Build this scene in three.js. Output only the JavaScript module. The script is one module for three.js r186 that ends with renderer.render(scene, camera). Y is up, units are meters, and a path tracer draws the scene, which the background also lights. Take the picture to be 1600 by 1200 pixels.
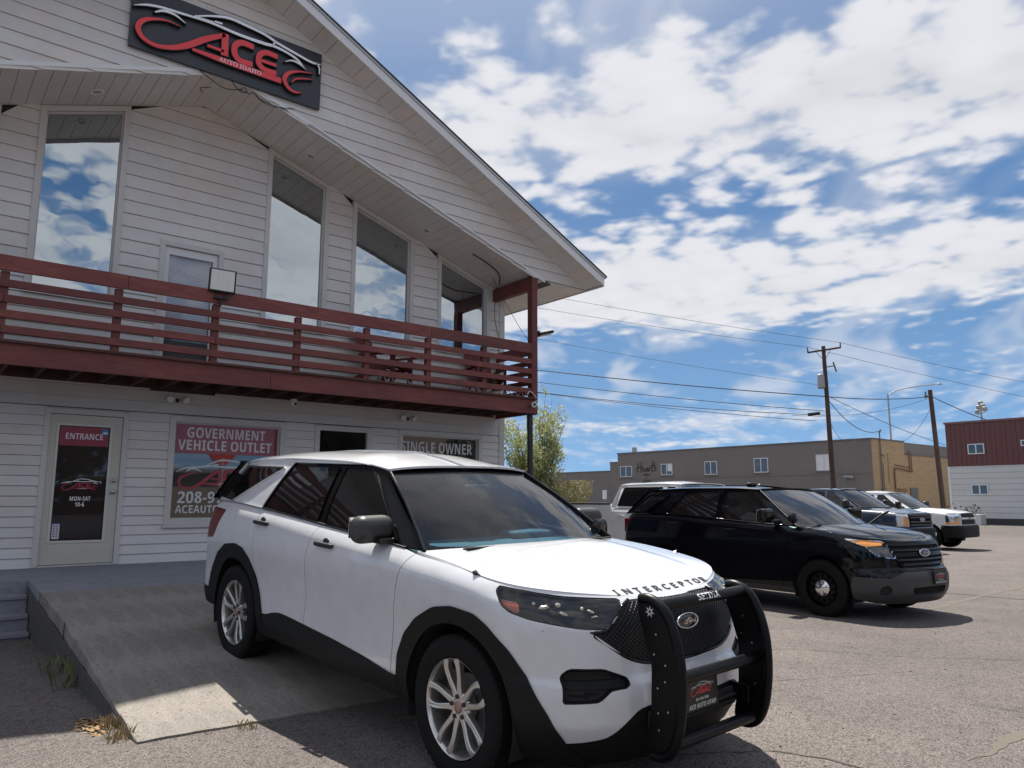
import * as THREE from 'three';
import { RoundedBoxGeometry } from 'three/addons/geometries/RoundedBoxGeometry.js';
import { mergeGeometries, mergeVertices } from 'three/addons/utils/BufferGeometryUtils.js';
import { FontLoader } from 'three/addons/loaders/FontLoader.js';
import { TextGeometry } from 'three/addons/geometries/TextGeometry.js';

// ------------------------------------------------------------------ camera, sky, sun, exposure
const scene = new THREE.Scene();
const YO = 0.61;                                   // the forecourt lies this far below the shop's threshold
const camera = new THREE.PerspectiveCamera(53.61, 4 / 3, 0.1, 3000);
camera.position.set(0, 0.8783 + YO, 12.1447);
camera.rotation.order = 'YXZ';
camera.rotation.set(0.1502, -0.6796, 0.0019);
scene.add(camera);
const renderer = new THREE.WebGLRenderer({ antialias: true });
renderer.toneMapping = THREE.LinearToneMapping;
renderer.toneMappingExposure = 1.6;
renderer.shadowMap.enabled = true;
renderer.shadowMap.type = THREE.PCFSoftShadowMap;

function rng(seed) { let a = seed >>> 0; return () => { a = (a + 0x6D2B79F5) | 0; let t = Math.imul(a ^ (a >>> 15), 1 | a); t = (t + Math.imul(t ^ (t >>> 7), 61 | t)) ^ t; return ((t ^ (t >>> 14)) >>> 0) / 4294967296; }; }
function worley(x, y) { const xi = Math.floor(x), yi = Math.floor(y); let m = 9; for (let b = -1; b <= 1; b++) for (let a = -1; a <= 1; a++) { const dx = xi + a + hash2(xi + a, yi + b, 301) - x, dy = yi + b + hash2(xi + a, yi + b, 302) - y, d = dx * dx + dy * dy; if (d < m) m = d; } return Math.sqrt(m); }
const clamp = (x, a = 0, b = 1) => Math.min(b, Math.max(a, x));
const lerp = (a, b, t) => a + (b - a) * t;
const sstep = (a, b, x) => { const t = clamp((x - a) / (b - a)); return t * t * (3 - 2 * t); };
function hash2(x, y, s) { let h = Math.imul(x, 374761393) ^ Math.imul(y, 668265263) ^ Math.imul(s, 2246822519); h = Math.imul(h ^ (h >>> 13), 1274126177); return ((h ^ (h >>> 16)) >>> 0) / 4294967296; }
function vnoise(x, y, s = 0, per = 0) {
  let xi = Math.floor(x), yi = Math.floor(y); const fx = x - xi, fy = y - yi;
  let x1 = xi + 1, y1 = yi + 1;
  if (per) { xi = ((xi % per) + per) % per; x1 = ((x1 % per) + per) % per; yi = ((yi % per) + per) % per; y1 = ((y1 % per) + per) % per; }
  const u = fx * fx * fx * (fx * (fx * 6 - 15) + 10), v = fy * fy * fy * (fy * (fy * 6 - 15) + 10);
  return lerp(lerp(hash2(xi, yi, s), hash2(x1, yi, s), u), lerp(hash2(xi, y1, s), hash2(x1, y1, s), u), v);
}
function fbm(x, y, oct, s = 0, per = 0, gain = 0.5) { let a = 1, f = 1, r = 0, n = 0; for (let i = 0; i < oct; i++) { r += a * vnoise(x * f, y * f, s + i * 17, per * f); n += a; a *= gain; f *= 2; } return r / n; }

const SUN = new THREE.Vector3(0.24, 1, -0.475).normalize();
{ // the sky: blue air with streets of small fair-weather cloud, one layer right across
  const SKY = { phase: 1.80, ox: 6.2, oz: 14.4, cloud: 0.63 };
  const W = 2048, H = 2048, data = new Float32Array(W * H * 4);
  const ROW = [[-12, -13], [0.6, -1], [1.15, -0.5], [1.62, 0], [2.12, 0.5], [2.8, 1], [3.75, 1.5], [4.9, 2.05], [9, 5], [30, 20]]; // spacing of the cloud streets
  const streets = (q) => { let k = 0; while (k < ROW.length - 2 && q > ROW[k + 1][0]) k++; return ROW[k][1] + (q - ROW[k][0]) * (ROW[k + 1][1] - ROW[k][1]) / (ROW[k + 1][0] - ROW[k][0]); };
  const d = new THREE.Vector3();
  for (let j = 0; j < H; j++) {
    const el = ((j + 0.5) / H - 0.5) * Math.PI, sy = Math.sin(el), cy = Math.cos(el);
    for (let i = 0; i < W; i++) {
      const az = ((i + 0.5) / W - 0.5) * Math.PI * 2, k = (j * W + i) * 4;
      d.set(Math.cos(az) * cy, sy, Math.sin(az) * cy);
      let r, g, b;
      if (sy < -0.01) { r = 0.22; g = 0.205; b = 0.185; } else {
        const e = Math.max(sy, 0), t = Math.pow(1 - e, 4);
        r = lerp(0.060, 0.235, t); g = lerp(0.150, 0.43, t); b = lerp(0.335, 0.68, t);
        const glow = Math.pow(Math.max(d.dot(SUN), 0), 6) * 0.22; r += glow; g += glow; b += glow * 0.95;
        const px = d.x / (e + 0.06), pz = d.z / (e + 0.06);
        const wx = fbm(px * 0.8 + 3.1, pz * 0.8 + 7.7, 3, 5) - 0.5, wz = fbm(px * 0.8 + 13.1, pz * 0.8 + 1.7, 3, 9) - 0.5;
        const qx = px + wx * 0.7, qz = pz + wz * 0.7, sx = qx * 0.87 - qz * 0.5, sz = qx * 0.5 + qz * 0.87, R = Math.hypot(px, pz);
        const street = 0.5 + 0.5 * Math.cos(streets(px * 0.87 - pz * 0.5 + (wx * 0.87 - wz * 0.5) * 0.45) * 2 * Math.PI), far = sstep(3.0, 4.0, R), near = 1 - sstep(1.25, 1.7, R);
        const big = fbm(qx * 0.7 + SKY.ox, qz * 0.7 + SKY.oz, 3, 21), mid = fbm(qx * 2.2 + 3, qz * 2.2, 4, 31);
        const jx = (fbm(px * 5, pz * 5, 2, 43) - 0.5) * 0.16, jz = (fbm(px * 5 + 9, pz * 5, 2, 44) - 0.5) * 0.16, puff = 0.62 - worley((px + wx * 0.3 + jx) * 6.4, (pz + wz * 0.3 + jz) * 6.4), cell = 0.5 + 0.75 * puff + 0.55 * (fbm(px * 11, pz * 11, 3, 41) - 0.5), fine = fbm(px * 34, pz * 34, 3, 45, 0, 0.55);
        const base = lerp(street, 0.5, far * 0.7) * 0.70 + (big - 0.5) * 0.8 + (mid - 0.5) * 0.9 - 0.03 - far * 0.56 - near * 0.22;
        const dens = base + (cell - 0.5) * 1.45 * (1 - 0.45 * far) + (fine - 0.5) * 0.55;
        const wisp = fbm(sx * 1.4 + 40, sz * 4.6, 4, 51), thin = sstep(0.40, 0.78, wisp) * (0.35 + 0.25 * far) + sstep(-0.1, 0.6, base) * 0.30 + near * 0.22;
        let a = sstep(0.0, 0.66, dens);
        a = 1 - (1 - a * 0.97) * (1 - thin * 0.85);
        a *= lerp(0.55, 1, sstep(0.0, 0.10, e));
        const core = sstep(0.35, 1.0, base), shade = fbm(qx * 4.2 + 2, qz * 4.2 + 9, 4, 61);
        const l = SKY.cloud * (1 - 0.16 * core * sstep(0.38, 0.66, shade) + 0.10 * (cell - 0.5));
        r = lerp(r, l * 0.985, a); g = lerp(g, l * 0.995, a); b = lerp(b, l * 1.03, a);
      }
      data[k] = r * 0.79; data[k + 1] = g * 0.79; data[k + 2] = b * 0.80; data[k + 3] = 1;
    }
  }
  const sky = new THREE.DataTexture(data, W, H, THREE.RGBAFormat, THREE.FloatType);
  sky.mapping = THREE.EquirectangularReflectionMapping; sky.magFilter = sky.minFilter = THREE.LinearFilter;
  sky.wrapS = THREE.RepeatWrapping; sky.needsUpdate = true; sky.name = 'sky';
  scene.background = sky; scene.environment = sky;
}
const sun = new THREE.DirectionalLight(new THREE.Color(1, 0.955, 0.865), 5.0);
sun.position.copy(SUN).multiplyScalar(80).add(new THREE.Vector3(12, 0, 2)); sun.target.position.set(12, 0, 2);
sun.castShadow = true; sun.shadow.mapSize.set(4096, 4096);
Object.assign(sun.shadow.camera, { left: -45, right: 60, top: 45, bottom: -45, near: 1, far: 220 });
scene.add(sun, sun.target);

// ------------------------------------------------------------------ helpers
const taken = {};
function numbered(name) { const n = taken[name] = (taken[name] ?? -1) + 1; return n ? `${name}_${String(n).padStart(3, '0')}` : name; }
function mesh(name, geo, mat, parent, data) {
  if (Array.isArray(geo)) geo = mergeAll(geo);
  const m = new THREE.Mesh(geo, mat); m.name = parent === scene ? numbered(name) : name; m.castShadow = m.receiveShadow = true;
  if (data) Object.assign(m.userData, data);
  (parent ?? scene).add(m); return m;
}
const each = (name, geos, mat, parent) => geos.map((g) => mesh(name, g, mat, parent));
function group(name, parent) { const g = new THREE.Group(); g.name = parent === scene ? numbered(name) : name; parent.add(g); return g; }
function thing(name, label, category, pos = [0, 0, 0], turn = 0, grp) {
  const g = new THREE.Group(); g.name = numbered(name); g.position.set(...pos); g.rotation.y = turn; scene.add(g);
  g.userData = { label, category }; if (grp) g.userData.group = grp; return g;
}
function mergeAll(list) {
  const L = list.map((g) => { let q = g.index ? g.toNonIndexed() : g.clone(); for (const k of Object.keys(q.attributes)) if (!['position', 'normal', 'uv'].includes(k)) q.deleteAttribute(k); if (!q.attributes.normal) q.computeVertexNormals(); if (!q.attributes.uv) q.setAttribute('uv', new THREE.BufferAttribute(new Float32Array(q.attributes.position.count * 2), 2)); return q; });
  return L.length === 1 ? L[0] : mergeGeometries(L);
}
const mv = (g, x, y, z) => g.translate(x, y, z);
// a hexahedron from 8 corners: bottom ring (0-3) and top ring (4-7), both anticlockwise seen from above; uv in metres
function hexa(c) {
  const f = [[0, 3, 2, 1], [4, 5, 6, 7], [0, 1, 5, 4], [1, 2, 6, 5], [2, 3, 7, 6], [3, 0, 4, 7]], pos = [], uv = [], nrm = [];
  const A = new THREE.Vector3(), B = new THREE.Vector3(), N = new THREE.Vector3();
  for (const q of f) {
    const p = q.map((i) => c[i]);
    A.set(p[2][0] - p[0][0], p[2][1] - p[0][1], p[2][2] - p[0][2]); B.set(p[3][0] - p[1][0], p[3][1] - p[1][1], p[3][2] - p[1][2]); N.crossVectors(A, B).normalize();
    const ax = Math.abs(N.x), ay = Math.abs(N.y), az = Math.abs(N.z);
    for (const i of [0, 1, 2, 0, 2, 3]) {
      pos.push(...p[i]); nrm.push(N.x, N.y, N.z);
      if (az >= ax && az >= ay) uv.push(p[i][0], p[i][1]); else if (ax >= ay) uv.push(p[i][2], p[i][1]); else uv.push(p[i][0], p[i][2]);
    }
  }
  const g = new THREE.BufferGeometry(); g.setAttribute('position', new THREE.Float32BufferAttribute(pos, 3)); g.setAttribute('normal', new THREE.Float32BufferAttribute(nrm, 3)); g.setAttribute('uv', new THREE.Float32BufferAttribute(uv, 2)); return g;
}
const box = (x0, x1, y0, y1, z0, z1) => hexa([[x0, y0, z1], [x1, y0, z1], [x1, y0, z0], [x0, y0, z0], [x0, y1, z1], [x1, y1, z1], [x1, y1, z0], [x0, y1, z0]]);
function rbox(w, h, d, x, y, z, r = 0.01, seg = 2) { return new RoundedBoxGeometry(w, h, d, seg, Math.min(r, w / 2.01, h / 2.01, d / 2.01)).translate(x, y, z); }
// a lap-siding board on a wall facing +z: bottom edge x0b..x1b at y0, top edge x0t..x1t at y1, butt proud of the wall at the bottom
function lap(x0b, x1b, x0t, x1t, y0, y1, z, butt = 0.024, head = 0.004) {
  return hexa([[x0b, y0, z + butt], [x1b, y0, z + butt], [x1b, y0, z], [x0b, y0, z], [x0t, y1, z + head], [x1t, y1, z + head], [x1t, y1, z], [x0t, y1, z]]);
}
function tube(pts, r, seg = 24, rad = 8, closed = false) { return new THREE.TubeGeometry(new THREE.CatmullRomCurve3(pts.map((p) => new THREE.Vector3(...p)), closed), seg, r, rad, closed); }
function rod(a, b, r, r2 = r, rad = 8) {
  const A = new THREE.Vector3(...a), B = new THREE.Vector3(...b), L = A.distanceTo(B), g = new THREE.CylinderGeometry(r2, r, L, rad);
  g.applyQuaternion(new THREE.Quaternion().setFromUnitVectors(new THREE.Vector3(0, 1, 0), B.clone().sub(A).normalize())); return g.translate((A.x + B.x) / 2, (A.y + B.y) / 2, (A.z + B.z) / 2);
}
const lathe = (pts, seg = 32) => new THREE.LatheGeometry(pts.map((p) => new THREE.Vector2(...p)), seg);
function extrude(pts, depth, bevel = 0, holes = []) {
  const s = new THREE.Shape(pts.map((p) => new THREE.Vector2(...p))); for (const h of holes) s.holes.push(new THREE.Path(h.map((p) => new THREE.Vector2(...p))));
  return new THREE.ExtrudeGeometry(s, { depth, bevelEnabled: bevel > 0, bevelSize: bevel, bevelThickness: bevel, bevelSegments: 2, curveSegments: 12 });
}
function lin(r, g, b) { return new THREE.Color().setRGB(r, g, b); }
const lum = (g) => lin(g, g, g);

// ------------------------------------------------------------------ textures (linear values in, stored as sRGB bytes)
const toS = (c) => Math.round(255 * clamp(c <= 0.0031308 ? 12.92 * c : 1.055 * Math.pow(c, 1 / 2.4) - 0.055));
function tex(N, fn, srgb = true, rep = 1) {
  const data = new Uint8Array(N * N * 4);
  for (let j = 0; j < N; j++) for (let i = 0; i < N; i++) { const c = fn(i / N, j / N, i, j), k = (j * N + i) * 4; for (let q = 0; q < 3; q++) data[k + q] = srgb ? toS(c[q]) : Math.round(255 * clamp(c[q])); data[k + 3] = 255; }
  const t = new THREE.DataTexture(data, N, N, THREE.RGBAFormat); if (srgb) t.colorSpace = THREE.SRGBColorSpace;
  t.wrapS = t.wrapT = THREE.RepeatWrapping; t.magFilter = THREE.LinearFilter; t.minFilter = THREE.LinearMipmapLinearFilter; t.generateMipmaps = true; t.repeat.set(rep, rep); t.needsUpdate = true; return t;
}
const g3 = (v) => [v, v, v];
const std = (o) => new THREE.MeshStandardMaterial(o), phys = (o) => new THREE.MeshPhysicalMaterial(o);
// ------------------------------------------------------------------ materials
const R0 = rng(7);
const sidingTex = tex(1024, (u, v) => {          // 2.5 m of old painted board: faint grain, chalking and a warm stain here and there
  const gr = fbm(u * 24, v * 400, 3, 3, 0), b = fbm(u * 6, v * 6, 4, 4, 6), w = sstep(0.56, 0.8, fbm(u * 4, v * 3, 4, 8, 4)), sp = hash2(Math.floor(u * 1024), Math.floor(v * 1024), 5);
  const k = 0.90 + 0.10 * gr + 0.16 * (b - 0.5) - (sp > 0.9985 ? 0.18 : 0);
  return [k * (1 + 0.01 * w), k * (1 - 0.035 * w), k * (1 - 0.075 * w)];
}, true, 0.4);
const M = {};
M.siding = [0, 1, 2, 3].map((i) => std({ color: lin(0.68, 0.655, 0.635).multiplyScalar([1, 0.955, 1.035, 0.985][i]), map: sidingTex, roughness: 0.62 }));
M.trim = std({ color: lin(0.60, 0.58, 0.56), map: sidingTex, roughness: 0.55 });
M.soffit = std({ color: lin(0.68, 0.655, 0.635), map: sidingTex, roughness: 0.65 });
M.wallBack = std({ color: lum(0.10), roughness: 0.9 });
M.fascia = std({ color: lin(0.70, 0.69, 0.68), roughness: 0.4 });
const woodTex = tex(1024, (u, v) => {            // red-brown stain over knotty fir, grain along u
  const wv = v * 26 + 1.6 * fbm(u * 3, v * 8, 3, 12), gr = fbm(u * 10, wv * 4, 4, 13), st = fbm(u * 7, v * 40, 4, 15), worn = sstep(0.55, 0.78, fbm(u * 5, v * 12, 5, 14));
  const k = 0.62 + 0.45 * gr + 0.25 * (st - 0.5); return [k * lerp(0.80, 0.98, worn), k * lerp(0.72, 0.95, worn), k * lerp(0.76, 0.9, worn)];
}, true, 0.5);
M.redWood = [0, 1, 2].map((i) => std({ color: lin(0.22, 0.058, 0.045).multiplyScalar([1, 0.85, 1.15][i]), map: woodTex, roughness: 0.6 }));
M.deckWood = std({ color: lin(0.10, 0.05, 0.035), map: woodTex, roughness: 0.8 });
M.asphalt = null; M.concrete = null;
M.mirrorGlass = std({ color: lin(0.45, 0.49, 0.51), metalness: 1, roughness: 0.012, bumpMap: tex(256, (u, v) => g3(fbm(u * 5, v * 5, 3, 161, 5)), false, 0.35), bumpScale: 0.0022 });
M.darkGlass = phys({ color: lin(0.012, 0.013, 0.014), roughness: 0.02, ior: 1.9 });
M.shopGlass = phys({ color: lin(0.035, 0.037, 0.036), roughness: 0.02, ior: 2.2 });
M.doorGlass = phys({ color: lin(0.035, 0.028, 0.024), roughness: 0.03, ior: 1.7 });
M.doorPaint = std({ color: lin(0.56, 0.53, 0.46), map: sidingTex, roughness: 0.4 });
M.white = std({ color: lum(0.78), roughness: 0.45 });
M.whitePlastic = std({ color: lum(0.72), roughness: 0.35 });
M.black = std({ color: lum(0.012), roughness: 0.5 });
M.blackGloss = phys({ color: lum(0.005), roughness: 0.07, ior: 1.42 });
M.blackMatte = std({ color: lum(0.018), roughness: 0.85 });
M.chrome = std({ color: lum(0.75), metalness: 1, roughness: 0.12 });
M.steel = std({ color: lum(0.45), metalness: 1, roughness: 0.35 });
M.paintedStep = std({ color: lin(0.30, 0.30, 0.31), roughness: 0.75 });
// lot: worn chip-seal, pale stone in dark binder
const stoneField = (u, v, n, s) => { // nearest chipping in a jittered cell grid, n cells across the tile
  const x = u * n, y = v * n, xi = Math.floor(x), yi = Math.floor(y); let best = 9, id = 0;
  for (let b = -1; b <= 1; b++) for (let a = -1; a <= 1; a++) { const cx = ((xi + a) % n + n) % n, cy = ((yi + b) % n + n) % n, dx = xi + a + hash2(cx, cy, s) - x, dy = yi + b + hash2(cx, cy, s + 1) - y, dd = dx * dx + dy * dy; if (dd < best) { best = dd; id = hash2(cx, cy, s + 2); } }
  return [Math.sqrt(best), id];
};
const lotH = new Float32Array(2048 * 2048);
const lotTex = tex(2048, (u, v, i, j) => {       // 4.4 m tile
  const [d, id] = stoneField(u, v, 520, 71), big = fbm(u * 8, v * 8, 5, 73, 8), pit = sstep(0.62, 0.78, fbm(u * 110, v * 110, 3, 79, 110));
  const stone = 1 - sstep(0.42, 0.62, d), tone = 0.58 + 0.95 * Math.pow(id, 1.7) - (id < 0.09 ? 0.44 : 0);
  let k = lerp(0.50, tone, stone) * (0.86 + 0.30 * (big - 0.5)) * (1 - 0.30 * pit);
  lotH[j * 2048 + i] = stone * 0.6 - pit * 0.5;
  const w = hash2(Math.floor(id * 4096), 3, 9);
  return [k * 0.172, k * (0.141 + 0.007 * w), k * (0.127 + 0.013 * w)];
}, true, 1 / 4.4);
const lotBump = tex(1024, (u, v, i, j) => { const k = (j * 2) * 2048 + i * 2; return g3(0.5 + 0.4 * (lotH[k] + lotH[k + 1] + lotH[k + 2048] + lotH[k + 2049]) / 4); }, false, 1 / 4.4);
M.lot = std({ map: lotTex, bumpMap: lotBump, bumpScale: 0.006, roughness: 0.95, vertexColors: true });
const concTex = tex(1024, (u, v) => {            // 3 m tile of worn, exposed-sand concrete
  const [d, id] = stoneField(u, v, 210, 91), b = fbm(u * 5, v * 5, 5, 92, 5), st = sstep(0.55, 0.75, fbm(u * 14, v * 3, 4, 95, 1));
  const k = (0.86 + 0.22 * (b - 0.5)) * lerp(0.80, 1.02 + 0.25 * (id - 0.5), 1 - sstep(0.3, 0.7, d)) * (1 - 0.20 * st) * (id < 0.05 ? 0.74 : 1);
  return [k * 0.318, k * 0.284, k * 0.250];
}, true, 1 / 3);
M.concrete = std({ map: concTex, bumpMap: concTex, bumpScale: 0.003, roughness: 0.92 });
M.concreteDark = std({ map: concTex, color: lin(0.34, 0.35, 0.38), bumpMap: concTex, bumpScale: 0.004, roughness: 0.95 });
const painted = tex(512, (u, v) => { const b = fbm(u * 6, v * 6, 5, 101, 6), c = sstep(0.62, 0.70, fbm(u * 30, v * 30, 3, 103, 30)); return g3((0.9 + 0.2 * (b - 0.5)) * (1 - 0.18 * c)); }, true, 0.5);
M.paintedConcrete = std({ map: painted, color: lin(0.235, 0.24, 0.27), roughness: 0.7 });
// ------------------------------------------------------------------ ground: one sheet to the horizon, falling very slightly to the right
const lotY = (x) => x < -10 ? 0.067 : x > 30 ? -0.133 : -0.005 * (x - 3.4);
{
  const ax = [], az = []; const grade = (c, lo, hi) => { const a = [lo]; const near = []; for (let q = -30; q <= 40; q += 0.5) near.push(c + q); let q = 40; const up = []; while (c + q * 1.25 < hi) { q *= 1.25; up.push(c + q); } q = 30; const dn = []; while (c - q * 1.25 > lo) { q *= 1.25; dn.unshift(c - q); } return [...a, ...dn, ...near, ...up, hi]; };
  const X = grade(5, -900, 1300), Zs = grade(5, -1300, 900), pos = [], uv = [], col = [], idx = [];
  for (const z of Zs) for (const x of X) {
    pos.push(x, lotY(x), z); uv.push(x, z);
    const n = fbm(x * 0.45, z * 0.45, 4, 111), m = fbm(x * 0.09 + 5, z * 0.09, 3, 113), stain = [[6.9, 10.3, 0.5, 0.16], [8.4, 9.0, 0.8, 0.10], [11.5, 9.2, 1.0, 0.12], [5.3, 9.9, 0.35, 0.14], [14, 8.5, 1.3, 0.10], [9.5, 11.0, 0.6, 0.10]].reduce((q, [a, b, w, k]) => q + k * Math.exp(-((x - a) ** 2 + (z - b) ** 2) / (w * w)), 0), r = 1 + 0.42 * (n - 0.5) + 0.36 * (m - 0.5) - stain;
    col.push(r, r * (1 + 0.015 * (m - 0.5)), r * (1 - 0.04 * (n - 0.5)));
  }
  const nx = X.length; for (let j = 0; j < Zs.length - 1; j++) for (let i = 0; i < nx - 1; i++) { const a = j * nx + i; idx.push(a, a + nx, a + 1, a + 1, a + nx, a + nx + 1); }
  const g = new THREE.BufferGeometry(); g.setAttribute('position', new THREE.Float32BufferAttribute(pos, 3)); g.setAttribute('uv', new THREE.Float32BufferAttribute(uv, 2)); g.setAttribute('color', new THREE.Float32BufferAttribute(col, 3)); g.setIndex(idx); g.computeVertexNormals();
  mesh('ground', g, M.lot, scene, { kind: 'structure' });
  // cracks and sealed seams: thin uneven ribbons 4 mm above the sheet
  const ribbon = (pts, w, seed, y = 0.004) => {
    const r = rng(seed), c = new THREE.CatmullRomCurve3(pts.map(([x, z]) => new THREE.Vector3(x, 0, z))), n = Math.ceil(c.getLength() / 0.12), P = [], I = [], U = [];
    for (let k = 0; k <= n; k++) { const p = c.getPoint(k / n), t = c.getTangent(k / n), ww = w * (0.35 + 1.1 * r()) * Math.min(1, 6 * Math.min(k / n, 1 - k / n) + 0.1), ox = (r() - 0.5) * 0.03, oz = (r() - 0.5) * 0.03; for (const s of [-1, 1]) { const x = p.x + ox - t.z * s * ww, z = p.z + oz + t.x * s * ww; P.push(x, lotY(x) + y, z); U.push(x, z); } if (k) { const a = 2 * k - 2; I.push(a, a + 1, a + 2, a + 2, a + 1, a + 3); } }
    const g = new THREE.BufferGeometry(); g.setAttribute('position', new THREE.Float32BufferAttribute(P, 3)); g.setAttribute('uv', new THREE.Float32BufferAttribute(U, 2)); g.setIndex(I); g.computeVertexNormals(); return g;
  };
  const crack = std({ color: lin(0.075, 0.066, 0.056), roughness: 1, side: THREE.DoubleSide }), silt = std({ color: lin(0.13, 0.11, 0.092), roughness: 1, side: THREE.DoubleSide });
  mesh('pavement_crack', [ribbon([[5.6, 6.6], [7.07, 7.5], [7.49, 7.99], [7.77, 8.49], [8.55, 9.34], [9.4, 10.4]], 0.005, 1), ribbon([[3.3, 8.9], [4.0, 9.2], [4.28, 9.42], [4.4, 9.9], [4.2, 10.5]], 0.007, 2), ribbon([[6.30, 9.5], [6.44, 9.79], [6.45, 10.05], [6.7, 10.6]], 0.004, 3), ribbon([[12.9, 5.2], [13.84, 6.56], [13.91, 7.66], [14.6, 9.4]], 0.03, 4), ribbon([[21, 2.2], [22.45, 3.33], [23.46, 4.67], [24, 6.5]], 0.025, 5), ribbon([[5.5, 8.2], [7.2, 8.9]], 0.004, 8)], crack, scene, { kind: 'structure' });
  mesh('silt_seam', [ribbon([[5.03, 10.16], [5.3, 10.2], [5.6, 10.15], [6.0, 10.22], [6.5, 10.4]], 0.035, 6, 0.003), ribbon([[11, 7.3], [14, 7.05], [18, 6.9]], 0.05, 7, 0.003)], silt, scene, { kind: 'structure' });
}
// ------------------------------------------------------------------ landing, ramp and steps in front of the shop
{
  const g = group('concrete_ramp', scene), RG = g; g.userData.kind = 'structure';
  const X0 = 1.30, X1 = 6.6, yT = YO - 0.047;
  mesh('landing', [box(X0, X1, -0.3, yT, 0.0, 2.05)], M.paintedConcrete, g);
  mesh('landing', [box(-4.0, X0 - 0.004, -0.3, yT, 0.0, 1.80)], M.paintedConcrete, g);
  const zb = [2.053, 2.75, 4.2, 6.92], hb = [yT, yT - 0.055, 0.39, 0.012];
  for (let k = 0; k < 3; k++) { // each slab: uneven top, crumbled left arris and front edge, sides down into the ground
    const nx = 60, nz = k ? 46 : 8, P = [], U = [], I = [], Y = (x, z) => { const f = clamp((z - zb[k]) / (zb[k + 1] - zb[k])); return lerp(hb[k] + (k ? lotY(x) : 0), hb[k + 1] + lotY(x), f); };
    const put = (x, y, z) => { P.push(x, y, z); U.push(x, z + (y < -0.2 ? 0.4 : 0)); return P.length / 3 - 1; }, id = [];
    for (let j = 0; j <= nz; j++) { id.push([]); for (let i = 0; i <= nx; i++) { const u = Math.pow(i / nx, 1.6); let x = lerp(X0, X1, u), z = lerp(zb[k], zb[k + 1], j / nz); if (i === 0) x += k ? 0.022 * Math.pow(fbm(z * 5, k, 4, 127), 2) : 0; if (j === nz && k === 2) z += 0.05 * (fbm(x * 3, 2, 4, 121) - 0.5); const y = Y(x, z) + (k && j && j < nz ? 0.006 * (fbm(x * 4, z * 4, 4, 125) - 0.5) : 0) - (i === 0 && k ? 0.012 * fbm(z * 7, 3, 3, 129) : 0); id[j].push(put(x, y, z)); } }
    for (let j = 0; j < nz; j++) for (let i = 0; i < nx; i++) { const a = id[j][i]; I.push(a, id[j + 1][i], id[j][i + 1], id[j][i + 1], id[j + 1][i], id[j + 1][i + 1]); }
    const skirt = (line) => { let pv = null; for (const q of line) { const t = put(P[3 * q], P[3 * q + 1], P[3 * q + 2]), d = put(P[3 * q], -0.3, P[3 * q + 2]); if (pv) I.push(pv[0], pv[1], t, t, pv[1], d); pv = [t, d]; } };
    skirt(id.map((r) => r[0])); skirt(id.map((r) => r[nx])); if (k === 2) skirt(id[nz]);
    const g = new THREE.BufferGeometry(); g.setAttribute('position', new THREE.Float32BufferAttribute(P, 3)); g.setAttribute('uv', new THREE.Float32BufferAttribute(U, 2)); g.setIndex(I); g.computeVertexNormals();
    mesh('ramp_slab', g, k ? M.concrete : M.paintedConcrete, RG);
  }
  // dark painted cheek along the ramp's left edge
  mesh('ramp_cheek', [hexa([[X0 - 0.012, -0.2, 6.45], [X0 - 0.003, -0.2, 6.45], [X0 - 0.003, -0.2, 1.85], [X0 - 0.012, -0.2, 1.85], [X0 - 0.012, 0.055, 6.45], [X0 - 0.003, 0.055, 6.45], [X0 - 0.003, yT - 0.06, 1.85], [X0 - 0.012, yT - 0.06, 1.85]])], M.concreteDark, g);
  const st = group('entrance_steps', scene); st.userData.kind = 'structure';
  for (const [y, z0, z1] of [[0.385, 1.802, 2.03], [0.20, 1.802, 2.24], [0.035, 1.802, 2.42]]) mesh('step', [rbox(5.2, 0.045, z1 - z0 + 0.02, X0 - 0.02 - 2.6, y + 0.0225, (z0 + z1) / 2 + 0.01, 0.008), box(X0 - 5.2, X0 - 0.02, -0.2, y, z0, z1 - 0.004)], M.paintedConcrete, st);
}

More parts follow.
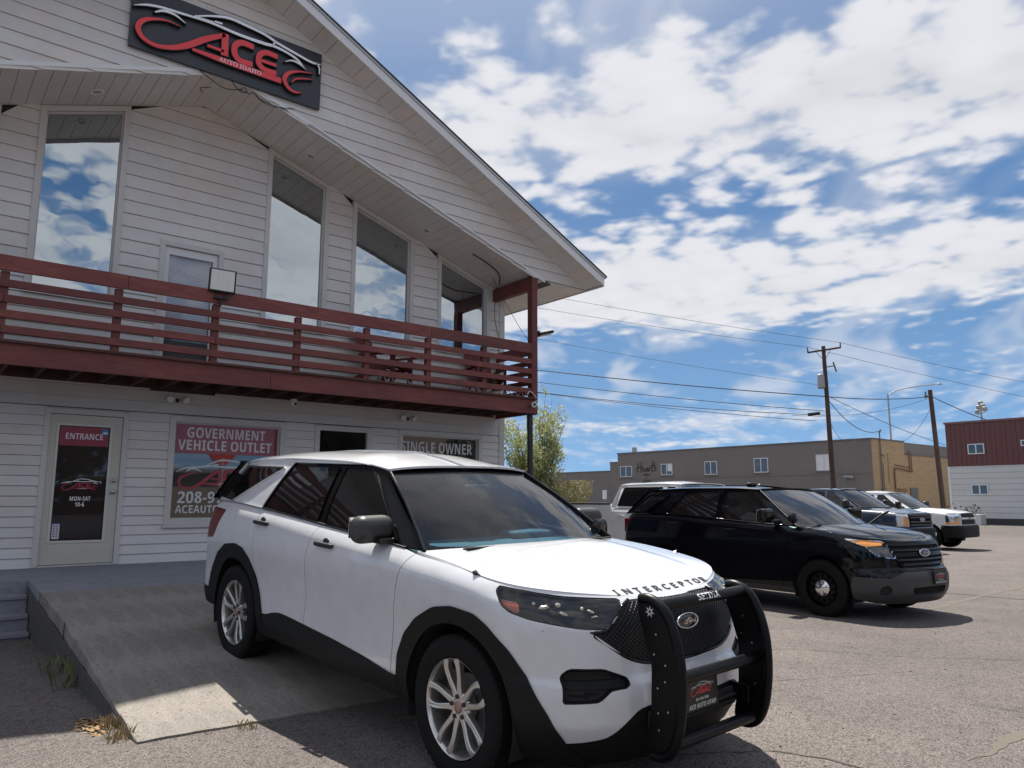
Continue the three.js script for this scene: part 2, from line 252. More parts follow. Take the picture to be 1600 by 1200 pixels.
{ // weeds and blown leaves where the ramp meets the lot
  const r = rng(61), blades = (n, cx, cz, sp, h, seed) => { const q = rng(seed), P = [], I = []; for (let k = 0; k < n; k++) { const a = q() * 6.283, rr = sp * Math.sqrt(q()), x = cx + Math.cos(a) * rr, z = cz + Math.sin(a) * rr, hh = h * (0.4 + q()), lx = (q() - 0.5) * hh, lz = (q() - 0.5) * hh, b = P.length / 3, w = 0.0022; P.push(x - w, 0, z, x + w, 0, z, x + lx * 0.4, hh * 0.7, z + lz * 0.4, x + lx, hh, z + lz); I.push(b, b + 1, b + 2, b + 2, b + 1, b + 3); } const g = new THREE.BufferGeometry(); g.setAttribute('position', new THREE.Float32BufferAttribute(P, 3)); g.setIndex(I); g.computeVertexNormals(); return g.toNonIndexed(); };
  const straw = std({ color: lin(0.34, 0.25, 0.12), roughness: 0.9, side: THREE.DoubleSide }), green = std({ color: lin(0.12, 0.13, 0.05), roughness: 0.9, side: THREE.DoubleSide });
  const flakes = []; for (let k = 0; k < 150; k++) { const a = r() * 6.283, d = Math.sqrt(r()), x = 1.16 + Math.cos(a) * d * 0.09, z = 6.35 + Math.sin(a) * d * 0.24, s = 0.008 + 0.014 * r(); flakes.push(new THREE.CircleGeometry(s, 5).rotateX(-1.57 + (r() - 0.5) * 1.4).rotateY(r() * 6.28).translate(x, 0.012 + 0.03 * r() * (1 - d), z)); }
  mesh('dry_leaves', flakes, std({ color: lin(0.34, 0.22, 0.11), roughness: 0.9, side: THREE.DoubleSide }), scene, { label: 'small drift of dry leaves at the foot of the ramp cheek', category: 'leaves', kind: 'stuff' });
  mesh('dry_weed', [blades(90, 1.24, 6.72, 0.09, 0.07, 1), blades(50, 1.24, 6.45, 0.05, 0.08, 2)], straw, scene, { label: 'straw coloured weeds at the lower left corner of the ramp', category: 'weeds', kind: 'stuff' });
  mesh('dry_weed', [blades(40, 1.95, 7.0, 0.06, 0.05, 3), blades(14, 1.72, 6.96, 0.04, 0.03, 7)], straw, scene, { label: 'small weeds in the joint along the front edge of the ramp', category: 'weeds', kind: 'stuff' });
  mesh('weed', [blades(12, 1.2, 5.1, 0.10, 0.20, 4), blades(9, 1.22, 4.5, 0.10, 0.16, 5), blades(20, 1.0, 2.9, 0.25, 0.06, 6)], green, scene, { label: 'thin green weeds growing beside the dark ramp cheek', category: 'weeds', kind: 'stuff' });
  const pb = []; for (let k = 0; k < 420; k++) { const x = -0.5 + 14 * r(), z = 6.9 + 4.2 * r(), s = 0.004 + 0.009 * r() * r(); if (x > 1.3 && x < 6.6 && z < 7.1) continue; pb.push(new THREE.IcosahedronGeometry(s, 0).scale(1, 0.7, 1).rotateY(r() * 6).translate(x, lotY(x) + s * 0.4, z)); }
  mesh('loose_stones', pb, std({ color: lin(0.17, 0.145, 0.12), roughness: 0.95 }), scene, { label: 'loose chippings scattered over the worn lot surface', category: 'gravel', kind: 'stuff' });
}
// ------------------------------------------------------------------ the car dealer's building
const AX = 3.36, WR = 9.52, WL = -2.80, SOF = 7.18, RK = 8.80, RS = 0.4989, SS = 1 / 3, ZG = 1.27, ZR = 1.78, XE = 10.73, XEL = 2 * AX - XE;
const shop = thing('dealership_building', 'two storey grey board sided car dealership with gabled roof and red balcony', 'building');
shop.position.y = YO;
const R1 = rng(11);
const soffitY = (x) => SOF - SS * Math.abs(x - AX), rakeY = (x) => RK - RS * Math.abs(x - AX);
mesh('wall', [box(WL, WR, -0.3, 2.47, -0.25, -0.09), hexa([[WL, 2.47, -0.09], [WR, 2.47, -0.09], [WR, 2.47, -0.25], [WL, 2.47, -0.25], [WL, 5.0, -0.09], [WR, 5.0, -0.09], [WR, 5.0, -0.25], [WL, 5.0, -0.25]]), hexa([[WL, 5.0, -0.09], [AX, 5.0, -0.09], [AX, 5.0, -0.25], [WL, 5.0, -0.25], [WL, 5.2, -0.09], [AX, 7.4, -0.09], [AX, 7.4, -0.25], [WL, 5.2, -0.25]]), hexa([[AX, 5.0, -0.09], [WR, 5.0, -0.09], [WR, 5.0, -0.25], [AX, 5.0, -0.25], [AX, 7.4, -0.09], [WR, 5.2, -0.09], [WR, 5.2, -0.25], [AX, 7.4, -0.25]]), box(WR - 0.02, WR + 0.005, -0.3, 5.11, -15, -0.1), box(WL, WL + 0.1, -0.3, 5.3, -15, -0.02), box(WL, WR, -0.3, 5.3, -15.1, -15), box(WL, WR, 2.4, 2.45, -15, -0.3)], M.wallBack, shop);
mesh('foundation', [box(WL, WR, -0.4, -0.03, -0.09, 0.012)], M.paintedConcrete, shop);
const sid = () => M.siding[Math.floor(R1() * 4)];
function course(y0, y1, lo, hi, holes, z) { // lo / hi: bounds as functions of y; holes: [xa, xb, yb, yt]; boards also end at butt joints
  let segs = [[lo(y0), hi(y0), lo(y1), hi(y1)]];
  for (const [xa, xb, yb, yt] of holes) {
    if (y1 <= yb + 0.002 || y0 >= yt - 0.002) continue;
    if (yt < y1 - 0.01 && yt > y0) mesh('siding_board', lap(xa, xb, xa, xb, yt + 0.001, y1 - 0.006, z, 0.02), sid(), shop);
    if (yb > y0 + 0.01 && yb < y1) mesh('siding_board', lap(xa, xb, xa, xb, y0, yb - 0.036, z), sid(), shop);
    segs = segs.flatMap(([a, b, c, d]) => { const o = []; if (b <= xa || a >= xb) return [[a, b, c, d]]; if (a < xa) o.push([a, xa, Math.min(c, xa), Math.min(d, xa)]); if (b > xb) o.push([xb, b, Math.max(c, xb), Math.max(d, xb)]); return o; });
  }
  for (const [a, b, c, d] of segs) {
    if (b - a < 0.02) continue;
    const cuts = []; if (b - a > 3.4) cuts.push(a + (0.3 + 0.4 * R1()) * (b - a));
    let p = [a, c]; for (const q of [...cuts, null]) { const e = q === null ? [b, d] : [q - 0.0015, q - 0.0015]; mesh('siding_board', lap(p[0], e[0], p[1], Math.max(e[1], p[1] + 0.001), y0, y1 - 0.0042, z), sid(), shop); if (q !== null) p = [q + 0.0015, q + 0.0015]; }
  }
}
// ground floor boards
const doorHole = [1.54, 2.60, -1, 2.112], w1 = [3.168, 4.979, 0.482, 2.119], midHole = [5.50, 6.57, -1, 2.12], w2 = [7.133, 9.0375, 0.482, 2.139];
for (let y = -0.05; y < 2.12; y += 0.137) { const y1 = Math.min(y + 0.137, 2.145); if (y1 - y > 0.03) course(y, y1, () => WL, () => WR - 0.06, [doorHole, w1, midHole, w2], 0); }
mesh('frieze_board', [box(WL, WR - 0.06, 2.148, 2.30, 0, 0.016), box(WL, 5.2, 2.303, 2.47, 0, 0.02), box(5.203, WR - 0.06, 2.303, 2.47, 0, 0.02)], M.trim, shop);
mesh('corner_board', [box(WR - 0.06, WR + 0.07, -0.05, 2.47, -0.09, 0.028)], M.trim, shop);
// first floor boards
const ups = [[-0.45, 0.68], [1.14, 2.294], [4.458, 5.598], [6.066, 7.375], [7.9275, 9.2055]];
const upHoles = [...ups.map(([a, b]) => [a, b, 3.73, 9]), [2.85, 3.81, 2.0, 4.82]];
for (let y = 2.474; y < 7.1; y += 0.204) course(y, y + 0.204, (q) => Math.max(WL, AX - (SOF - q) / SS), (q) => Math.max(Math.min(WR - 0.06, AX + (SOF - q) / SS), AX + 0.01), upHoles, 0);
mesh('corner_board', [box(WR - 0.06, WR + 0.07, 2.474, 5.12, -0.09, 0.028)], M.trim, shop);
// a window: outer trim box xL..xR, yB, sloped top yTL -> yTR; trim of width t; glass set back
function windowUnit(name, xL, xR, yB, yTL, yTR, t, glass, label) {
  const w = group(name, shop); if (label) w.userData.label = label;
  const top = (x) => lerp(yTL, yTR, (x - xL) / (xR - xL)), zf = 0.034, zb = -0.07, q = (xa, xb, ya0, ya1, yb0, yb1) => hexa([[xa, ya0, zf], [xb, yb0, zf], [xb, yb0, zb], [xa, ya0, zb], [xa, ya1, zf], [xb, yb1, zf], [xb, yb1, zb], [xa, ya1, zb]]);
  const T = t * 1.05;
  mesh('frame', [q(xL, xL + t, yB, top(xL), yB, top(xL + t)), q(xR - t, xR, yB, top(xR - t), yB, top(xR)), q(xL + t, xR - t, top(xL + t) - T, top(xL + t), top(xR - t) - T, top(xR - t)), box(xL + t, xR - t, yB, yB + t, zb, zf), box(xL - 0.02, xR + 0.02, yB - 0.035, yB - 0.001, -0.02, 0.055)], M.trim, w);
  const a = xL + t, b = xR - t, i = 0.022, s = (xa, xb, ya0, ya1, yb0, yb1, z0, z1) => hexa([[xa, ya0, z1], [xb, yb0, z1], [xb, yb0, z0], [xa, ya0, z0], [xa, ya1, z1], [xb, yb1, z1], [xb, yb1, z0], [xa, ya1, z0]]);
  mesh('sash', [s(a, a + i, yB + t, top(a) - T, yB + t, top(a + i) - T, -0.068, -0.028), s(b - i, b, yB + t, top(b - i) - T, yB + t, top(b) - T, -0.068, -0.028), s(a + i, b - i, top(a + i) - T - i, top(a + i) - T, top(b - i) - T - i, top(b - i) - T, -0.068, -0.028), box(a + i, b - i, yB + t, yB + t + i, -0.068, -0.028)], M.trim, w);
  mesh('pane', s(a + i, b - i, yB + t + i, top(a + i) - T - i, yB + t + i, top(b - i) - T - i, -0.062, -0.056), glass, w);
  return w;
}
for (const [a, b] of ups) { windowUnit('upper_window', a, b, 3.73, soffitY(a) - 0.012, soffitY(b) - 0.012, 0.078, M.mirrorGlass); }
// porch ceiling planks under the gable, rake soffit and boxed eave
for (const side of [-1, 1]) for (let x = 0; x < 6.2; x += 0.186) {
  const a = AX + side * x, b = AX + side * Math.min(x + 0.180, 6.22), lo = Math.min(a, b), hi = Math.max(a, b), w = 0.012;
  mesh('soffit_plank', hexa([[lo, soffitY(lo), ZG - 0.004], [hi, soffitY(hi), ZG - 0.004], [hi, soffitY(hi), 0.001], [lo, soffitY(lo), 0.001], [lo, soffitY(lo) + w, ZG - 0.004], [hi, soffitY(hi) + w, ZG - 0.004], [hi, soffitY(hi) + w, 0.001], [lo, soffitY(lo) + w, 0.001]]), M.soffit, shop);
}
mesh('ceiling_backing', [-1, 1].map((s) => { const a = AX, b = AX + s * 6.4, lo = Math.min(a, b), hi = Math.max(a, b); return hexa([[lo, soffitY(lo) + 0.02, ZG], [hi, soffitY(hi) + 0.02, ZG], [hi, soffitY(hi) + 0.02, -0.2], [lo, soffitY(lo) + 0.02, -0.2], [lo, soffitY(lo) + 0.05, ZG], [hi, soffitY(hi) + 0.05, ZG], [hi, soffitY(hi) + 0.05, -0.2], [lo, soffitY(lo) + 0.05, -0.2]]); }), M.wallBack, shop);
// gable wall boards
for (let y = 5.14; y < 8.75; y += 0.2) {
  const y1 = y + 0.2, inner = (q) => Math.max(0, (SOF - 0.055 - q) / SS), outer = (q) => Math.max(0.01, (RK - q) / RS);
  const inn0 = Math.min(inner(y), 6.3), inn1 = Math.min(inner(y1), 6.3), o0 = outer(y), o1 = outer(y1);
  if (inn0 > 0) { for (const s of [-1, 1]) { const A = [AX + s * inn0, AX + s * o0], B = [AX + s * inn1, AX + s * o1]; const cut = s > 0 && o0 - inn0 > 2.6 ? AX + inn0 + (0.35 + 0.3 * R1()) * (o0 - inn0) : null; const L = (a, b, c, d) => mesh('siding_board', lap(Math.min(a, b), Math.max(a, b), Math.min(c, d), Math.max(c, d), y, y1 - 0.0042, ZG), sid(), shop); if (cut) { L(A[0], cut - 0.0015, B[0], cut - 0.0015); L(cut + 0.0015, A[1], cut + 0.0015, B[1]); } else L(A[0], A[1], B[0], B[1]); } }
  else { const c0 = AX - 1.2 + 2.4 * R1(); mesh('siding_board', lap(AX - o0, Math.max(c0, AX - o0 + 0.01), AX - o1, Math.max(c0, AX - o1 + 0.01), y, y1 - 0.0042, ZG), sid(), shop); if (c0 + 0.003 < AX + o1) mesh('siding_board', lap(c0 + 0.003, AX + o0, c0 + 0.003, AX + o1, y, y1 - 0.0042, ZG), sid(), shop); }
}
const slope = (x0, x1, f, dy0, dy1, z0, z1) => { const lo = Math.min(x0, x1), hi = Math.max(x0, x1); return hexa([[lo, f(lo) + dy0, z1], [hi, f(hi) + dy0, z1], [hi, f(hi) + dy0, z0], [lo, f(lo) + dy0, z0], [lo, f(lo) + dy1, z1], [hi, f(hi) + dy1, z1], [hi, f(hi) + dy1, z0], [lo, f(lo) + dy1, z0]]); };
for (const s of [-1, 1]) {
  mesh('edge_trim', slope(AX, AX + s * 6.24, soffitY, -0.012, 0.05, ZG - 0.002, ZG + 0.026), M.fascia, shop);
  mesh('rake_board', slope(AX, AX + s * (XE - AX), rakeY, -0.012, 0.145, ZR, ZR + 0.028), M.fascia, shop);
  mesh('drip_edge', slope(AX, AX + s * (XE - AX + 0.03), rakeY, 0.147, 0.185, ZR - 0.01, ZR + 0.045), std({ color: lum(0.4), roughness: 0.3, metalness: 0.6 }), shop);
  mesh('roof', [slope(AX, AX + s * (XE - AX + 0.06), rakeY, 0.187, 0.225, -15.6, ZR + 0.05), slope(AX, AX + s * (XE - AX), rakeY, 0.03, 0.15, -15.5, ZR - 0.002)], std({ color: lin(0.06, 0.055, 0.05), roughness: 0.95 }), shop);
  for (let x = 0; x < XE - AX - 0.03; x += 0.245) mesh('rake_soffit_panel', slope(AX + s * x, AX + s * Math.min(x + 0.238, XE - AX), rakeY, 0.0, 0.012, ZG + 0.001, ZR - 0.001), M.soffit, shop);
  const e0 = s > 0 ? WR + 0.07 : XEL, e1 = s > 0 ? XE : WL - 0.02, n = 7;
  for (let k = 0; k < n; k++) mesh('eave_soffit_plank', box(lerp(e0, e1, k / n) + 0.002, lerp(e0, e1, (k + 1) / n) - 0.002, 5.118, 5.13, -15.4, ZG - 0.002), M.soffit, shop);
  mesh('eave_fascia', [box(s > 0 ? XE : XEL - 0.02, s > 0 ? XE + 0.02 : XEL, 5.10, 5.27, -15.5, ZR)], M.fascia, shop);
}
mesh('gable_back_wall', [box(AX - 2.2, AX + 2.2, 7.3, 7.32, -0.2, ZG - 0.03)], M.wallBack, shop);
// recessed ceiling lights (off)
for (const x of [1.742, 5.003, 7.34]) {
  const g = group('recessed_light', shop); g.position.set(x, soffitY(x) - 0.002, 0.5); g.rotation.z = x > AX ? -Math.atan(SS) : Math.atan(SS);
  mesh('ring', new THREE.TorusGeometry(0.078, 0.02, 8, 28).rotateX(Math.PI / 2).scale(1, 0.55, 1), M.whitePlastic, g);
  mesh('lamp', new THREE.CylinderGeometry(0.06, 0.06, 0.012, 24).translate(0, 0.004, 0), std({ color: lum(0.35), roughness: 0.4 }), g);
}
// ---- entrance door
const canvas = (w, h, draw) => { const c = document.createElement('canvas'); c.width = w; c.height = h; const x = c.getContext('2d'); draw(x, w, h); const t = new THREE.CanvasTexture(c); t.colorSpace = THREE.SRGBColorSpace; t.anisotropy = 8; t.name = 'print'; return t; };
const LOGO = {
  white: [[[.018,.561,.008],[.187,.636,.031],[.363,.676,.035],[.6,.697,.035],[.786,.713,.031],[1.055,.73,.035],[1.455,.711,.043],[1.872,.724,.047],[1.979,.739,.043],[2.199,.717,.035],[2.38,.661,.035],[2.509,.559,.012]],
    [[.814,.735,.02],[1.048,.837,.027],[1.302,.913,.043],[1.568,.903,.043],[1.865,.869,.039],[2.04,.815,.039],[2.353,.755,.039],[2.628,.71,.035],[2.767,.728,.016]],
    [[2.697,.737,.023],[2.746,.661,.023],[2.751,.557,.012]], [[1.101,.772,.027],[1.21,.781,.027]], [[.29,.572,.016],[.402,.638,.035],[.548,.642,.031],[.705,.571,.006]],
    [[2.184,.557,.008],[2.292,.615,.023],[2.416,.605,.027],[2.521,.548,.006]], [[.861,.734,.027],[1.093,.751,.027]], [[2.008,.817,.027],[1.979,.733,.027]]],
  red: [[[.631,.497,.006],[.465,.511,.02],[.253,.452,.043],[.135,.371,.066],[.091,.26,.07],[.151,.142,.059],[.314,.084,.055],[.527,.128,.066],[.741,.246,.086],[.976,.437,.086],[1.259,.623,.059]],
    [[1.263,.64,.094],[1.268,.294,.098]], [[1.019,.358,.039],[1.254,.358,.043]], [[.817,.217,.039],[1.203,.213,.078],[1.814,.213,.086],[2.135,.215,.086]],
    [[1.689,.598,.086],[1.503,.598,.086],[1.416,.52,.086],[1.41,.393,.086],[1.478,.312,.086],[1.683,.312,.086]],
    [[2.062,.585,.078],[1.875,.585,.082],[1.785,.51,.082],[1.78,.366,.082],[1.863,.305,.082],[2.055,.305,.078]], [[1.804,.43,.047],[2.048,.437,.051]],
    [[2.636,.526,.006],[2.389,.467,.031],[2.237,.376,.059],[2.187,.266,.066],[2.248,.152,.051],[2.361,.112,.035],[2.471,.14,.008]], [[2.298,.25,.008],[2.372,.335,.023],[2.55,.4,.016],[2.641,.418,.006]]] };
function strokeOutline(pts, grow = 0) { // outline of a tapering brush stroke through points [x, y, width]
  const smooth = pts.length > 2, c = smooth ? new THREE.CatmullRomCurve3(pts.map(([x, y, w]) => new THREE.Vector3(x, y, w)), false, 'centripetal') : null, n = smooth ? pts.length * 5 : 1, L = [], R = [];
  const P = []; for (let k = 0; k <= n; k++) { if (c) { const p = c.getPoint(k / n); P.push([p.x, p.y, p.z]); } else P.push(pts[k]); }
  for (let k = 0; k < P.length; k++) { const a = P[Math.max(0, k - 1)], b = P[Math.min(P.length - 1, k + 1)]; let tx = b[0] - a[0], ty = b[1] - a[1]; const l = Math.hypot(tx, ty) || 1; tx /= l; ty /= l; const h = P[k][2] / 2 + grow, e = k === 0 ? -grow : k === P.length - 1 ? grow : 0; L.push([P[k][0] - ty * h + tx * e, P[k][1] + tx * h + ty * e]); R.push([P[k][0] + ty * h + tx * e, P[k][1] - tx * h + ty * e]); }
  return [...L, ...R.reverse()];
}
function drawLogo(x, ox, oy, s, whites = '#e8eaec', reds = '#c8303a', sub = '') { // prints the swoosh mark with its left bottom corner at ox, oy
  const go = (list, col) => { x.fillStyle = col; for (const st of list) { const o = strokeOutline(st, 0.006); x.beginPath(); o.forEach(([a, b], i) => (i ? x.lineTo(ox + a * s, oy - b * s) : x.moveTo(ox + a * s, oy - b * s))); x.closePath(); x.fill(); } };
  go(LOGO.red, reds); go(LOGO.white, whites);
  if (sub) { x.fillStyle = whites; x.font = `bold ${0.085 * s}px serif`; x.textAlign = 'center'; x.fillText(sub, ox + 1.5 * s, oy - 0.185 * s); }
}
function fit(x, s, cx, y, w, h) { x.save(); x.font = 'bold 100px sans-serif'; x.textAlign = 'center'; const m = x.measureText(s).width; x.translate(cx, y); x.scale(w / m, h / 73); x.fillText(s, 0, 0); x.restore(); }
const decal = (t, rough = 0.35) => std({ map: t, transparent: true, alphaTest: 0.35, roughness: rough, side: THREE.DoubleSide });
function card(w, h, t, x, y, z) { return [new THREE.PlaneGeometry(w, h).translate(x, y, z), decal(t)]; }
{
  const d = group('entrance_door', shop);
  const t = 0.068;
  mesh('frame', [box(1.54, 1.54 + t, -0.045, 2.112, -0.05, 0.034), box(2.60 - t, 2.60, -0.045, 2.112, -0.05, 0.034), box(1.54 + t, 2.60 - t, 2.112 - t, 2.112, -0.05, 0.034)], M.trim, d);
  mesh('threshold', [rbox(0.95, 0.025, 0.14, 2.07, -0.034, 0.02, 0.006)], std({ color: lum(0.55), roughness: 0.4, metalness: 0.6 }), d);
  const gx0 = 1.711, gx1 = 2.39, gy0 = 0.282, gy1 = 1.903;
  mesh('door_leaf', [box(1.612, gx0, -0.015, 2.036, -0.045, 0.002), box(gx1, 2.528, -0.015, 2.036, -0.045, 0.002), box(gx0, gx1, -0.015, gy0, -0.045, 0.002), box(gx0, gx1, gy1, 2.036, -0.045, 0.002)], M.doorPaint, d);
  const b = 0.02; mesh('glazing_bead', [box(gx0 - 0.012, gx0 + b, gy0 - 0.012, gy1 + 0.012, 0.003, 0.014), box(gx1 - b, gx1 + 0.012, gy0 - 0.012, gy1 + 0.012, 0.003, 0.014), box(gx0 + b, gx1 - b, gy0 - 0.012, gy0 + b, 0.003, 0.0135), box(gx0 + b, gx1 - b, gy1 - b, gy1 + 0.012, 0.003, 0.0135)], std({ color: lin(0.6, 0.58, 0.52), roughness: 0.4 }), d);
  mesh('pane', [box(gx0 + 0.001, gx1 - 0.001, gy0 + 0.001, gy1 - 0.001, -0.03, -0.01)], M.doorGlass, d);
  for (const [y, r] of [[0.97, 0.031], [1.13, 0.027]]) mesh(r > 0.03 ? 'door_knob' : 'deadbolt', [lathe([[0, 0.06], [r * 0.7, 0.058], [r, 0.045], [r * 0.8, 0.028], [0.012, 0.02], [0.014, 0.008], [r * 1.1, 0.004], [r * 1.1, 0]]).rotateX(Math.PI / 2).translate(2.462, y, 0.003)], M.steel, d);
  const tx = canvas(512, 1216, (x, w, h) => {
    x.fillStyle = '#8e2b3c'; x.fillRect(8, 6, w - 16, 206); x.fillStyle = '#d8d2d6'; fit(x, 'ENTRANCE', w / 2, 140, 390, 66);
    x.fillStyle = '#2f7fae'; x.beginPath(); x.roundRect(w - 78, 18, 62, 66, 14); x.fill(); x.fillStyle = '#cfe3ec'; x.fillRect(w - 70, 52, 46, 20);
    drawLogo(x, 60, 700, 146, '#dcdada', '#a0323e', 'AUTO IDAHO');
    x.fillStyle = '#dcd9d6'; fit(x, 'MON-SAT', 262, 800, 214, 46); fit(x, '10-6', 262, 862, 96, 46);
    x.fillStyle = '#c9c6cf'; x.fillRect(12, 1036, 74, 164); x.fillStyle = '#5d6f96'; x.fillRect(12, 1036, 74, 12); x.fillStyle = '#555'; for (let k = 0; k < 5; k++) { x.fillRect(22, 1064 + k * 25, 20, 12); x.fillRect(52, 1064 + k * 25, 20, 12); }
  });
  mesh('lettering', new THREE.PlaneGeometry(gx1 - gx0 - 0.045, gy1 - gy0 - 0.045).translate((gx0 + gx1) / 2, (gy0 + gy1) / 2, -0.006), decal(tx), d);
}
// ---- shop windows with vinyl lettering
{
  const w = windowUnit('shop_window', ...[w1[0], w1[1], w1[2], w1[3], w1[3]], 0.085, M.shopGlass, 'shop window lettered with red band and swoosh logo');
  const t = canvas(1536, 1328, (x, W, H) => {
    x.fillStyle = '#9a5560'; x.fillRect(0, 0, W, 420); x.fillStyle = '#7e2a38'; x.fillRect(W - 46, 0, 46, 640);
    x.fillStyle = '#d2d2d2'; fit(x, 'GOVERNMENT', W / 2 - 20, 190, 1190, 150); fit(x, 'VEHICLE OUTLET', W / 2 - 20, 370, 1410, 150);
    drawLogo(x, 40, 960, 500, '#c9cccc', '#a03640', 'AUTO IDAHO');
    x.fillStyle = '#d0d0d0'; fit(x, '208-973', 470, 1125, 790, 165); fit(x, 'ACEAUTOW', 440, 1265, 760, 110);
  });
  mesh('lettering', new THREE.PlaneGeometry(w1[1] - w1[0] - 0.22, w1[3] - w1[2] - 0.22).translate((w1[0] + w1[1]) / 2, (w1[2] + w1[3]) / 2, -0.051), decal(t), w);
  const v = windowUnit('shop_window', ...[w2[0], w2[1], w2[2], w2[3], w2[3]], 0.085, M.shopGlass, 'shop window lettered SINGLE OWNER');
  const t2 = canvas(1536, 256, (x, W, H) => { x.fillStyle = '#cfcfcf'; fit(x, 'SINGLE OWNER', W / 2, 205, 1480, 190); });
  mesh('lettering', new THREE.PlaneGeometry(1.68, 0.28).translate(8.03, 1.82, -0.051), decal(t2), v);
  // the dark doorway between them
  const d = group('side_door', shop);
  mesh('frame', [box(5.50, 5.585, -0.045, 2.12, -0.05, 0.034), box(6.485, 6.57, -0.045, 2.12, -0.05, 0.034), box(5.585, 6.485, 2.035, 2.12, -0.05, 0.034)], M.trim, d);
  mesh('pane', [box(5.587, 6.483, 0.0, 2.033, -0.06, -0.03)], phys({ color: lin(0.006, 0.006, 0.007), roughness: 0.05, ior: 1.5 }), d);
}
// ---- balcony door with a lowered blind
{
  const d = group('balcony_door', shop);
  mesh('frame', [box(2.85, 2.925, 2.79, 4.82, -0.05, 0.034), box(3.735, 3.81, 2.79, 4.82, -0.05, 0.034), box(2.925, 3.735, 4.745, 4.82, -0.05, 0.034)], M.trim, d);
  mesh('door_leaf', [box(2.93, 3.0, 2.79, 4.74, -0.06, -0.01), box(3.66, 3.73, 2.79, 4.74, -0.06, -0.01), box(3.0, 3.66, 2.79, 2.99, -0.06, -0.01), box(3.0, 3.66, 4.62, 4.74, -0.06, -0.01)], std({ color: lum(0.68), roughness: 0.4 }), d);
  mesh('pane', [box(3.0, 3.66, 2.99, 4.62, -0.045, -0.038)], phys({ color: lum(1), transmission: 1, thickness: 0, roughness: 0.02, ior: 1.5 }), d);
  const bl = []; for (let y = 3.40; y < 4.61; y += 0.026) bl.push(hexa([[3.01, y, -0.062], [3.65, y, -0.062], [3.65, y + 0.004, -0.075], [3.01, y + 0.004, -0.075], [3.01, y + 0.021, -0.066], [3.65, y + 0.021, -0.066], [3.65, y + 0.022, -0.068], [3.01, y + 0.022, -0.068]]));
  mesh('blind', bl, std({ color: lin(0.5, 0.5, 0.54), roughness: 0.6 }), d);
}
